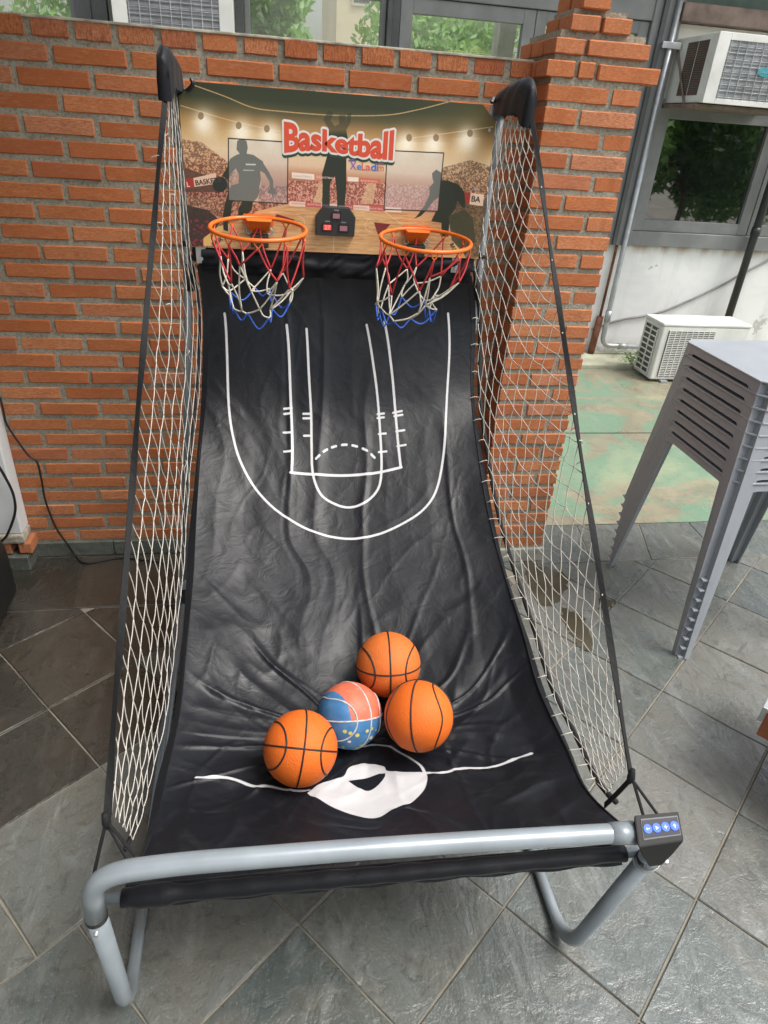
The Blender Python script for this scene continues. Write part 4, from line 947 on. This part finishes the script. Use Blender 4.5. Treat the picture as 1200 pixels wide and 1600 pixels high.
blend(region([(700,300),(775,318),(775,400),(728,404),(705,360)])*.55,(70,62,42))
# wooden floor
fl=region([(452,322),(602,330),(684,338),(724,404),(317,384),(345,352)]); wood=vn(jx*14,jy*110,4)*.6+vn(jx*60,jy*220,5)*.4
art=art*(1-fl[...,None])+lerpc([(0,(176,120,76)),(.5,(206,160,110)),(1,(226,188,138))],wood)*fl[...,None]
def stroke(pts,wd,col,al=1.):
    P=[to_uv(p) for p in pts]; P=[((p[0])*IW,p[1]*IH) for p in P]
    for a,b in zip(P[:-1],P[1:]):
        x0,x1=sorted((a[0],b[0]));y0,y1=sorted((a[1],b[1])); i0,i1=max(0,int(x0-wd-2)),min(IW,int(x1+wd+3));j0,j1=max(0,int(y0-wd-2)),min(IH,int(y1+wd+3))
        if i1<=i0 or j1<=j0: continue
        X,Y=np.meshgrid(np.arange(i0,i1)+.5,np.arange(j0,j1)+.5); dx,dy=b[0]-a[0],b[1]-a[1]; t=np.clip(((X-a[0])*dx+(Y-a[1])*dy)/(dx*dx+dy*dy+1e-9),0,1)
        d=np.hypot(X-a[0]-t*dx,Y-a[1]-t*dy); m_=np.clip(wd/2-d+.5,0,1)*al; art[j0:j1,i0:i1]=art[j0:j1,i0:i1]*(1-m_[...,None])+np.array(col)/255.*m_[...,None]
for pl in ([(283,165),(360,188),(440,206)],[(300,132),(350,150),(395,168),(440,174),(520,180),(600,180),(650,172),(705,158)],[(640,216),(700,208),(770,198)]): stroke(sm(pl,8),4,(206,172,120),.85)
for x,y in ((318,188),(377,203),(421,208),(730,215),(677,222),(635,222)):
    r_=np.hypot((qx-x)/1.0,(qy-y-4)/1.2); blend(np.clip(np.exp(-(r_/16)**2)*1.0,0,1),(255,250,235))
    blend(np.clip(np.exp(-((qx-x-(14 if x<500 else -14)*np.clip((qy-y)/30,0,2))/16)**2)*np.clip(1-(qy-y)/50,0,1)*(qy>y)*.55,0,1),(250,238,210)); blend((np.hypot(qx-x+(4 if x<500 else -4),(qy-y+7)/1.3)<4.5)*.7,(120,92,60))
# banners
def banner(poly,col): blend(region(poly),col)
banner([(283,280),(301,278),(304,292),(284,296)],(165,48,40)); banner([(302,278),(338,270),(338,287),(304,292)],(226,190,168))
banner([(726,300),(735,301),(733,318),(724,315)],(165,48,40)); banner([(735,301),(756,304),(754,322),(733,319)],(230,200,180))
banner([(456,269),(491,272),(491,281),(456,278)],(236,222,208)); banner([(491,272),(543,276),(543,283),(491,281)],(214,138,112)); banner([(543,276),(560,277),(560,284),(543,283)],(236,222,208)); banner([(561,277),(594,280),(594,287),(561,284)],(206,110,88))
for i,x in enumerate(range(452,604,25)): banner([(x,314+.06*(x-452)),(x+25,315.5+.06*(x-452)),(x+25,323+.06*(x-452)),(x,321.5+.06*(x-452))],[(232,205,190),(196,92,88)][i%2])
for k,(x,y) in enumerate(((303,268),(640,300))): pass
banner([(318,372),(343,352),(350,357),(330,383),(318,383)],(222,182,110))
banner([(700,362),(706,358),(722,392),(716,397)],(222,182,110))
stroke([(345,382),(405,345)],2,(230,205,175)); stroke([(600,330),(700,404)],2,(230,205,175)); stroke([(522,368),(521,392)],2,(240,225,205))
banner([(432,334),(461,343),(452,350),(428,345)],(120,45,45)); banner([(584,347),(610,350),(596,366),(590,366)],(120,45,45))
for c0,a0,a1 in (((462,348),-1.2,1.3),((584,352),1.9,4.3)): stroke([(c0[0]+14*math.cos(a),c0[1]+11*math.sin(a)) for a in np.linspace(a0,a1,12)],1.6,(240,222,198),.8)
# frames of the aiming windows and the player silhouettes
z1=lambda L:[(240+x/3.75,60+y/3.75) for x,y in L]; z2=lambda L:[(540+x/3.75,60+y/3.75) for x,y in L]
dk=(38,46,36)
pl1=z1([(490,600),(515,587),(545,600),(552,640),(545,675),(585,682),(640,720),(645,735),(675,780),(700,830),(702,875),(722,900),(722,920),(712,903),(715,928),(703,905),(700,937),(689,907),(668,907),(681,880),(680,840),(650,790),(625,775),(628,830),(620,870),(622,900),(610,930),(582,960),(575,1005),(545,1032),(495,1037),(500,990),(520,955),(480,945),(460,965),(452,1040),(435,1062),(437,1130),(410,1122),(405,1040),(420,960),(440,900),(455,860),(498,850),(500,800),(482,760),(455,790),(440,830),(400,805),(430,760),(448,705),(480,685),(505,675),(486,650)])
pl2=[(505,187),(513,172),(521,177),(516,188),(523,197),(530,194),(529,180),(540,180),(540,192),(543,177),(549,176),(548,190),(541,203),(543,215),(541,235),(541,290),(538,327),(527,327),(526,300),(523,275),(516,285),(515,300),(515,326),(503,326),(504,290),(503,272),(512,240),(512,215),(514,202)]
pl3=z2([(505,790),(530,768),(558,785),(560,830),(600,833),(660,855),(695,900),(700,960),(697,1000),(680,985),(655,950),(640,1000),(610,1040),(605,1100),(600,1160),(560,1160),(560,1080),(500,1070),(530,1010),(545,1000),(545,930),(515,950),(480,1000),(440,1040),(400,1055),(420,1035),(460,980),(490,920),(490,870),(515,845),(508,820)])
pl3b=z2([(600,1040),(700,1000),(745,1050),(760,1190),(700,1270),(620,1180)])
for P_ in (pl1,pl3): blend(region(P_),dk)
blend(region(pl2)*np.clip((qy-205)/20+.62,.5,1),dk)
blend(region(pl3b)*.85,(60,62,42))
blend(region([(344+11.5*math.cos(a),288+12*math.sin(a)) for a in np.linspace(0,6.28,24)][:-1]),(30,42,36))
r1=[(357,216),(450,222),(449,318),(357,313)]; r2_=[(605,235),(693,239),(684,330),(600,327)]
for r_ in (r1,r2_): blend(region(r_)*.42,(205,205,208)); stroke(r_+[r_[0]],4.5,(36,40,32))
for r_ in (r1,r2_): pass
blend(region(z1([(540,733),(598,735),(600,743),(540,742)]))*.8,(230,228,225)); blend(region(z1([(525,768),(590,770),(590,776),(525,775)]))*.6,(225,222,220))
art=np.clip(art*(1+.03*(spk[...,None]-.5)),0,1)
im_art=npimg('backboard_print',art,'sRGB')
def board_mesh():
    V=[];P=[(BX0,BZ0),(BX1-.0,BZ0),(BX1,BZ1-.04),(BX1-.044,BZ1),(BX0+.047,BZ1),(BX0,BZ1-.035)]; n=6
    mb=MB().add([(x,BY,z) for x,z in P]+[(x,BY+.006,z) for x,z in P],[tuple(range(n)),tuple(range(2*n-1,n-1,-1))]+[(i,n+i,n+(i+1)%n,(i+1)%n) for i in range(n)])
    me=mb.mesh('backboard'); uvl=me.uv_layers.new(name='UVMap')
    for l in me.loops: c=me.vertices[l.vertex_index].co; uvl.data[l.index].uv=((c.x-BX0)/(BX1-BX0),(c.z-BZ0)/(BZ1-BZ0))
    return me
Mb=Mt('printed_board'); uv=Mb.n('ShaderNodeUVMap'); im=Mb.n('ShaderNodeTexImage'); im.image=im_art; Mb.l(uv.outputs[0],im.inputs[0])
dm=Mb.mix(1.0,im.outputs[0],(1.0,.99,.97),'MULTIPLY'); Mb.col(dm).set(Roughness=.38); Mb.bump(Mb.noise(3,2),.05,.01)
bm_=board_mesh(); bm_.materials.append(Mb.m); bm_.materials.append(simple('board_edge',(.55,.53,.48),.7))
for p in bm_.polygons:
    if abs(p.normal.y)<.5: p.material_index=1
board=wput('backboard',bm_,None,game)
# --- lettering printed on the board
def text_mesh(body,off=0.0,shear=0,sx=1):
    cu=bpy.data.curves.new('t','FONT'); cu.body=body; cu.offset=off; cu.resolution_u=4; cu.shear=shear; cu.fill_mode='FRONT'
    o=bpy.data.objects.new('t',cu); COL.objects.link(o); bpy.context.view_layer.update()
    me=bpy.data.meshes.new_from_object(o.evaluated_get(bpy.context.evaluated_depsgraph_get())); bpy.data.objects.remove(o); bpy.data.curves.remove(cu)
    V=np.array([v.co[:2] for v in me.vertices]); Fs=[tuple(p.vertices) for p in me.polygons]; bpy.data.meshes.remove(me); return V,Fs
FLAT={}
def flat(col,rough=.5):
    k=tuple(col)
    if k not in FLAT: FLAT[k]=simple('print_%d_%d_%d'%tuple(int(c*99) for c in col),col,rough,var=.03,bump=0)
    return FLAT[k]
def print_text(name,body,x0,x1,z0,z1,col,y=BY-.0006,off=0,warp=None,parent=board,ang=0,ref=None,dxz=(0,0)):
    V,Fs=text_mesh(body,off); V0=V if ref is None else text_mesh(body,ref)[0]; lo,hi=V0.min(0),V0.max(0); q=(V-lo)/(hi-lo); 
    X=x0+q[:,0]*(x1-x0); Z=z0+q[:,1]*(z1-z0)
    if warp is not None: Z=warp(q[:,0],q[:,1])
    if ang: cx,cz2=(x0+x1)/2,(z0+z1)/2; c_,s_=math.cos(ang),math.sin(ang); X,Z=cx+(X-cx)*c_-(Z-cz2)*s_,cz2+(X-cx)*s_+(Z-cz2)*c_
    return wput(name,MB().add([(a+dxz[0],y,b+dxz[1]) for a,b in zip(X,Z)],Fs),flat(col),parent)
tw_=lambda a,b:(1.612+.004*np.sin(a*6)+.008*(2*a-1)**2*-1)+ (.052+.026*np.abs(2*a-1)**1.5)*np.asarray(b)
def halo(name,body,rad,col,y,off,dz):
    V,Fs=text_mesh(body,off); lo,hi=V.min(0),V.max(0); q=(V-lo)/(hi-lo); X=.042+q[:,0]*.31; Z=tw_(q[:,0],q[:,1]); mb=MB()
    for i in range(20):
        a=i*math.tau/20; k=rad*(1 if i%2 else .6); mb.add([(x+k*math.cos(a),y-i*.00001,z+k*math.sin(a)+dz) for x,z in zip(X,Z)],Fs)
    return wput(name,mb,flat(col),board)
halo('title_shadow','Basketball',.0062,(.02,.05,.03),BY-.0003,.03,-.0065)
halo('title_outline','Basketball',.0058,(.74,.72,.68),BY-.0007,.03,0)
print_text('title','Basketball',.042,.352,1.61,1.69,(.66,.075,.03),BY-.0012,  .04,tw_)
cols=[(.30,.10,.35),(.05,.20,.55),(.70,.12,.08),(.70,.12,.10),(.06,.15,.5),(.1,.2,.55),(.65,.2,.1)]
wd=[.020,.014,.011,.016,.016,.005,.018]; x=.229
for ch,cl,ww in zip('XeLadim',cols,wd):
    tall=ch in 'XLd'; z1_=1.594 if tall else 1.587
    if ch=='i': z1_=1.591
    print_text('logo_letter',ch,x,x+ww*.92,1.574,z1_,cl,BY-.0008,.015); x+=ww
for cx_,cz3,cl in ((.234,1.598,(.12,.10,.25)),(.317,1.594,(.15,.1,.1))): wput('logo_hat',MB().add([(cx_-.012,BY-.0008,cz3-.003),(cx_+.012,BY-.0008,cz3-.003),(cx_+.006,BY-.0008,cz3+.004),(cx_-.005,BY-.0008,cz3+.003)],[(0,1,2,3)]),flat(cl),board)
dkb=(.06,.04,.03)
print_text('banner_lettering','BASKETB',-.207,-.135,1.516,1.529,dkb,off=.02,ang=.17,ref=0)
print_text('banner_lettering','L',-.231,-.223,1.505,1.518,(.75,.6,.5),off=.02,ang=.1)
print_text('banner_lettering','BA',.600,.628,1.507,1.523,dkb,off=.02,ang=-.05)
print_text('banner_lettering','BASKETBALL',.068,.122,1.5465,1.5515,(.55,.45,.4)); print_text('banner_lettering','BASKETBALL',.262,.312,1.5445,1.5495,(.85,.6,.5)); print_text('banner_lettering','BASKETBALL',.134,.188,1.5465,1.5515,(.85,.65,.55))
for i in range(6): print_text('banner_lettering','BASKETBALL',.062+.046*i,.102+.046*i,1.4745-.0006*i,1.4795-.0006*i,[(.5,.2,.18),(.8,.6,.55)][i%2])
print_text('banner_lettering','BASK',-.174,-.138,1.358,1.37,dkb,off=.02,ang=.62); print_text('banner_lettering','BASK',.545,.58,1.366,1.378,dkb,off=.02,ang=-1.0)
wput('edge_screw',MB().tube([(.628,BY-.003,1.697),(.628,BY,1.697)],.0045,8),M_galv,board); wput('edge_screw',MB().tube([(.607,BY-.003,1.542),(.607,BY,1.542)],.0045,8),M_galv,board)
for x in (-.206,.575): wput('bracket_plate',MB().box(x-.014,x+.014,BY+.003,BY+.009,1.30,1.352).tube([(x,BY+.004,1.313),(x,BY-.002,1.313)],.006,8),M_galv,game)
# --- scoreboard
sb=wput('scoreboard',MB().add([(x,BY-.020,z) for x,z in [(.1335,1.396),(.2465,1.396),(.2485,1.448),(.2285,1.473),(.1545,1.473),(.1335,1.448)]]+[(x,BY-.001,z) for x,z in [(.1315,1.394),(.2485,1.394),(.2505,1.449),(.2295,1.475),(.1535,1.475),(.1315,1.449)]],[(0,1,2,3,4,5)]+[(i,6+i,6+(i+1)%6,(i+1)%6) for i in range(6)]),simple('grey_plastic_panel',(.022,.024,.024),.5,bump=.05),board,bevel=.0015)
Mled=Mt('lit_display'); Mled.col((.35,.02,.03)).set(Roughness=.3); Mled.b.inputs['Emission Color'].default_value=(1,.06,.05,1); Mled.b.inputs['Emission Strength'].default_value=.5
Mdsp=simple('unlit_display',(.30,.13,.17),.35,bump=0,var=.1)
for (x,z,w_,h,mt,dg) in ((.191,1.451,.028,.020,Mdsp,'00'),(.1655,1.419,.031,.021,Mled.m,'00'),(.2135,1.418,.031,.021,Mdsp,'00')):
    d=wput('display_frame',MB().box(x-w_/2,x+w_/2,BY-.0225,BY-.0198,z-h/2,z+h/2),flat((.004,.004,.004),.3),sb)
    e=wput('display',MB().box(x-w_*.36,x+w_*.36,BY-.0235,BY-.0223,z-h*.33,z+h*.33),mt,d) if False else wput('display',MB().box(x-w_*.36,x+w_*.36,BY-.0235,BY-.0223,z-h*.33,z+h*.33),mt,sb)
    if mt is Mled.m:
        Mg2=bpy.data.materials.get('digit') or Mt('digit'); 
        if isinstance(Mg2,Mt): Mg2.col((.8,.1,.1)); Mg2.b.inputs['Emission Color'].default_value=(1,.15,.12,1); Mg2.b.inputs['Emission Strength'].default_value=1.2; Mg2=Mg2.m
        o=print_text('digits','27',x-.008,x+.008,z-.0055,z+.0055,(.8,.1,.1),BY-.0239,0,parent=sb); o.data.materials.clear(); o.data.materials.append(Mg2)
for tx,x,z in (('TIME',.191,1.4645),('HOME',.166,1.4335),('VISITOR',.2135,1.4325)): print_text('panel_lettering',tx,x-.007,x+.007,z,z+.0035,(.5,.5,.5),BY-.0206,0,parent=sb)
# --- hoops
M_or=simple('orange_plastic',(.78,.155,.018),.38,var=.06,sc=20,bump=.03); M_red=simple('red_cord',(.50,.035,.04),.6,var=.2,sc=60,bump=.3,bs=300); M_blu=simple('blue_cord',(.03,.11,.50),.6,var=.2,sc=60,bump=.3,bs=300); M_wcord=simple('cream_cord',(.55,.52,.44),.7,var=.15,sc=60,bump=.3,bs=300)
def hoop(cx,cy_,cz2,seed,skew=(0,0)):
    rd=random.Random(seed); R_h=.130; tilt=.09
    def rp(a,r=R_h,dz=0): return Vector((cx+r*math.cos(a),cy_+r*math.sin(a),cz2+dz+tilt*r*math.sin(a)))
    rim=wput('hoop',MB().tube([rp(i*math.tau/72) for i in range(72)],.0057,10,closed=True),M_or,game,smooth=True)
    yb=BY-.002
    wput('rim_bracket',MB().add([(cx-.040,cy_+.128,cz2+.012),(cx+.040,cy_+.128,cz2+.012),(cx+.034,cy_+.10,cz2+.006),(cx-.034,cy_+.10,cz2+.006),(cx-.040,yb-.001,cz2+.012),(cx+.040,yb-.001,cz2+.012),(cx+.028,yb-.004,cz2-.030),(cx-.028,yb-.004,cz2-.030)],[(0,1,5,4),(0,3,2,1),(3,7,6,2),(4,5,6,7),(0,4,7,3),(1,2,6,5)]),M_or,rim,bevel=.003)
    wput('bracket_back',MB().box(cx-.045,cx+.042,yb-.003,yb-.0005,cz2-.01,cz2+.019),M_or,rim,bevel=.002)
    for sx_ in (-1,1): wput('eye_screw',MB().tube([(cx+sx_*.031+.008*math.cos(a),yb-.008,cz2-.026+.008*math.sin(a)) for a in [i*math.pi/5 for i in range(10)]],.002,5,closed=True),M_galv,rim,smooth=True)
    wput('spring_block',MB().box(cx-.026,cx+.026,yb-.03,yb,cz2-.068,cz2-.033).box(cx-.012,cx+.012,yb-.018,yb,cz2-.085,cz2-.066),M_plas,rim,bevel=.003)
    # net: scalloped hooks, red, cream, blue levels
    n=10; hk=MB(); rb=MB(); wb=MB(); bb=MB(); sk=Vector((skew[0],skew[1],0))
    top=[]; l1=[];l2=[];l3=[]
    for i in range(n):
        a=i*math.tau/n+.31; w2=math.tau/n/2
        h0=rp(a-.09,R_h,-.004);h1=rp(a+.09,R_h,-.004);b=rp(a,R_h,-.019); wput('net_hook',MB().tube(smooth_path([h0,b,h1],4),.0022,5),M_or,rim,smooth=True); top.append(b)
        l1.append(rp(a+w2,R_h*.82,-.105+rd.uniform(-.045,.035))+sk*.3+Vector((rd.uniform(-.022,.022),rd.uniform(-.018,.018),0)))
        l2.append(rp(a+2*w2,R_h*.64,-.165+rd.uniform(-.038,.034))+sk*.7+Vector((rd.uniform(-.026,.026),rd.uniform(-.02,.02),0)))
        l3.append(rp(a+3*w2,R_h*.55,-.205+rd.uniform(-.034,.028))+sk+Vector((rd.uniform(-.026,.026),rd.uniform(-.02,.02),0)))
    def sg(mb,p,q,bow,r=.0023):
        d=Vector((rd.uniform(-1,1),rd.uniform(-1,1),0))*bow+Vector((0,0,-bow*.9)); mb.tube(smooth_path([p,p.lerp(q,.5)+d,q],5),r,6)
    for i in range(n):
        sg(rb,top[i],l1[i],.004,.0026); sg(rb,top[(i+1)%n],l1[i],.006,.0026)
        sg(wb,l1[i],l2[i],.006); sg(wb,l1[(i+1)%n],l2[i],.006)
        sg(wb,l2[i],l3[i],.005); sg(wb,l2[(i+1)%n],l3[i],.004)
        m_=(l3[i]+l3[(i+1)%n])/2+Vector((0,0,-.028+rd.uniform(-.012,.006))); bb.tube(smooth_path([l3[i],m_,l3[(i+1)%n]],6),.0026,6)
    wput('red_net_cord',rb,M_red,rim,smooth=True); wput('cream_net_cord',wb,M_wcord,rim,smooth=True); wput('blue_net_cord',bb,M_blu,rim,smooth=True)
hoop(-.033,-.556,1.424,4,(-.012,0)); hoop(.438,-.556,1.414,9,(-.045,0))
# --- control box
CB=Vector((.700,-1.868,.592))
cb=wput('control_box',MB().add([(.642,-1.898,.580),(.732,-1.898,.586),(.737,-1.855,.612),(.650,-1.850,.606),(.662,-1.898,.545),(.722,-1.898,.548),(.72,-1.86,.545),(.665,-1.85,.545),(.686,-1.895,.508),(.712,-1.895,.508),(.712,-1.87,.508),(.686,-1.87,.508)],[(0,1,2,3),(0,4,5,1),(1,5,6,2),(2,6,7,3),(3,7,4,0),(4,8,9,5),(5,9,10,6),(6,10,11,7),(7,11,8,4),(8,11,10,9)]),simple('charcoal_plastic',(.007,.0072,.0075),.65,bump=.05),game,bevel=.003,seg=2)
a0,a1,b0,b1=Vector((.642,-1.898,.580)),Vector((.732,-1.898,.586)),Vector((.650,-1.850,.606)),Vector((.737,-1.855,.612))
def tp(u,v,h=0):
    p=a0.lerp(a1,u).lerp(b0.lerp(b1,u),v); n_=(a1-a0).cross(b0-a0).normalized(); return p+n_*h
def tquad(u0,u1,v0,v1,h0,h1): return MB().add([tp(u0,v0,h0),tp(u1,v0,h0),tp(u1,v1,h0),tp(u0,v1,h0),tp(u0,v0,h1),tp(u1,v0,h1),tp(u1,v1,h1),tp(u0,v1,h1)],[(0,3,2,1),(4,5,6,7),(0,1,5,4),(1,2,6,5),(2,3,7,6),(3,0,4,7)])
wput('panel_rim',tquad(.13,.95,.20,.86,-.001,.0010),flat((.10,.105,.11),.5),cb,bevel=.0004); wput('button_panel',tquad(.15,.93,.25,.81,-.001,.0018),flat((.004,.005,.02),.55),cb)
Mbtn=Mt('blue_button'); Mbtn.col((.015,.07,.62)).set(Roughness=.25); Mbtn.b.inputs['Emission Color'].default_value=(.02,.12,1,1); Mbtn.b.inputs['Emission Strength'].default_value=.5; Mbtn.b.inputs['Roughness'].default_value=.5; Mbtn=Mbtn.m
ex=(tp(1,0)-tp(0,0)).normalized(); ey=(tp(0,1)-tp(0,0)); ey=(ey-ex*ey.dot(ex)).normalized(); nz=ex.cross(ey)
for i in range(4):
    c_=tp(.245+.195*i,.53,.0018); P=[c_+(ex*math.cos(a)+ey*math.sin(a))*.0080 for a in [k*math.tau/20 for k in range(20)]]
    bt=wput('button',MB().add(P+[p+nz*.0015 for p in P],[tuple(range(20,40))]+[(k,(k+1)%20,20+(k+1)%20,20+k) for k in range(20)]),Mbtn,cb)
    q=lambda x,y:c_+nz*.0020+ex*x*.001+ey*y*.001
    sh=[[(-3.5,-.6,3.5,-.6,3.5,.8,-3.5,.8),(-3.5,0,-1,-3,-1,3,-3.5,0)],[(-2,-3.2,3.5,0,3.5,0,-2,3.2)],[(-3.2,-.7,3.2,-.7,3.2,.7,-3.2,.7),(-.7,-3.2,.7,-3.2,.7,3.2,-.7,3.2)],[(-.8,-3.5,.8,-3.5,.8,3.5,-.8,3.5),(-3,.2,3,.2,3,1.2,-3,1.2)]][i]
    mb=MB()
    for s_ in sh:
        pp=[q(s_[k],s_[k+1]) for k in range(0,len(s_),2)]
        uq=[pp[0]]
        for x_ in pp[1:]:
            if (x_-uq[-1]).length>1e-5: uq.append(x_)
        if (uq[0]-uq[-1]).length<1e-5: uq.pop()
        mb.add(uq,[tuple(range(len(uq)))])
    wput('button_symbol',mb,flat((.75,.8,.95)),cb)
# ================================================================== BALLS
def seam_paths(sc=1.0):
    P=[]; T=[i*math.tau/72 for i in range(72)]
    P.append([(0,math.cos(t),math.sin(t)) for t in T]); P.append([(math.cos(t),math.sin(t),0) for t in T])
    for s in(-1,1):
        L=[]
        for t in T:
            r=math.radians(50+13*math.cos(2*t)); L.append((s*math.cos(r),math.sin(r)*math.cos(t),math.sin(r)*math.sin(t)))
        P.append(L)
    return P
def ball(c,r,rot,mat,seam,label):
    t=thing('basketball',label,'ball',c,'mini basketballs resting on the black fabric'); t.rotation_euler=rot
    bm=bmesh.new(); bmesh.ops.create_uvsphere(bm,u_segments=64,v_segments=40,radius=r); me=bpy.data.meshes.new('ball_skin'); bm.to_mesh(me); bm.free(); me.polygons.foreach_set('use_smooth',[True]*len(me.polygons)); put('ball_skin',me,mat,t)
    mb=MB()
    for L in seam_paths(): mb.tube([Vector(p)*(r*.999) for p in L],.0021,7,closed=True)
    me=mb.mesh('seam',True); put('seam',me,seam,t)
    return t
def ball_mat(name,c,dirt=.3):
    M=Mt(name); n=M.noise(12,5,.6); n2=M.noise(30,6,.75,dist=.5); k=M.mix(M.ramp(n,[(.3,0.),(.7,1.)]),c,tuple(x*.86 for x in c)); k=M.mix(M.ramp(n2,[(.6,0.),(.8,dirt)]),k,(.28,.12,.06)); M.col(k).set(Roughness=.55); M.b.inputs['Specular IOR Level'].default_value=.28
    v=M.n('ShaderNodeTexVoronoi'); v.inputs['Scale'].default_value=420; M.l(M.coord(),v.inputs['Vector']); M.bump(v.outputs['Distance'],.6,.0012); return M.m
M_ob=ball_mat('orange_rubber',(.72,.145,.018)); M_ob2=ball_mat('worn_orange_rubber',(.64,.155,.03),.9); M_seam=simple('black_seam',(.012,.010,.010),.6,bump=0)
def blue_ball():
    M=Mt('worn_blue_and_red_rubber'); tc=M.n('ShaderNodeTexCoord'); sep=M.n('ShaderNodeSeparateXYZ'); M.l(tc.outputs['Object'],sep.inputs[0]); M._c=tc.outputs['Object']
    nz_=M.noise(22,5,.6); 
    def dotp(v,off,soft=.0006):
        d=M.n('ShaderNodeVectorMath',operation='DOT_PRODUCT'); M.l(tc.outputs['Object'],d.inputs[0]); d.inputs[1].default_value=v
        mr=M.n('ShaderNodeMapRange'); mr.inputs[1].default_value=off-soft; mr.inputs[2].default_value=off+soft; M.l(d.outputs['Value'],mr.inputs[0]); return mr.outputs[0]
    blue=M.ramp(nz_,[(.3,(.03,.13,.30)),(.7,(.06,.20,.40))]); red=M.ramp(nz_,[(.3,(.50,.10,.05)),(.7,(.66,.16,.08))])
    c=M.mix(dotp((0,0,1),.0),blue,red); c=M.mix(dotp((-1,0,0),.048),c,blue)
    v=M.n('ShaderNodeTexVoronoi'); v.inputs['Scale'].default_value=55; v.inputs['Randomness'].default_value=.8; M.l(tc.outputs['Object'],v.inputs['Vector'])
    sp=M.ramp(v.outputs['Distance'],[(.26,1.),(.32,0.)]); low=dotp((0,.0,-1),.018,.003); mm=M.n('ShaderNodeMath',operation='MULTIPLY'); M.l(sp,mm.inputs[0]); M.l(low,mm.inputs[1])
    pc=M.ramp(M.noise(17,1),[(.38,(.60,.50,.08)),(.5,(.70,.68,.62)),(.6,(.55,.06,.06))]); M.t.nodes[-1].color_ramp.interpolation='CONSTANT' if hasattr(M.t.nodes[-1],'color_ramp') else None
    c=M.mix(mm.outputs[0],c,pc); c=M.mix(M.ramp(M.noise(60,6,.8),[(.55,0.),(.8,.6)]),c,(.35,.36,.35))
    M.col(c).set(Roughness=.55); M.bump(M.noise(300,3),.2,.0008); return M.m
M_bb=blue_ball(); M_ps=simple('worn_pale_seam',(.42,.44,.46),.7,var=.3,sc=60,bump=0)
ball(BALLS[0][0],BALLS[0][1],(-.85,.16,-.08),M_ob,M_seam,'orange basketball resting furthest left on the fabric, nearest the front bar')
ball(BALLS[1][0],BALLS[1][1],(-.55,.35,.5),M_bb,M_ps,'worn blue and red basketball with pale seams between the orange balls')
ball(BALLS[2][0],BALLS[2][1],(.9,-.25,-.35),M_ob,M_seam,'clean orange basketball furthest right, with one slanting seam across it')
ball(BALLS[3][0],BALLS[3][1],(-.42,-.05,-.08),M_ob2,M_seam,'scuffed orange basketball at the back of the group of balls')
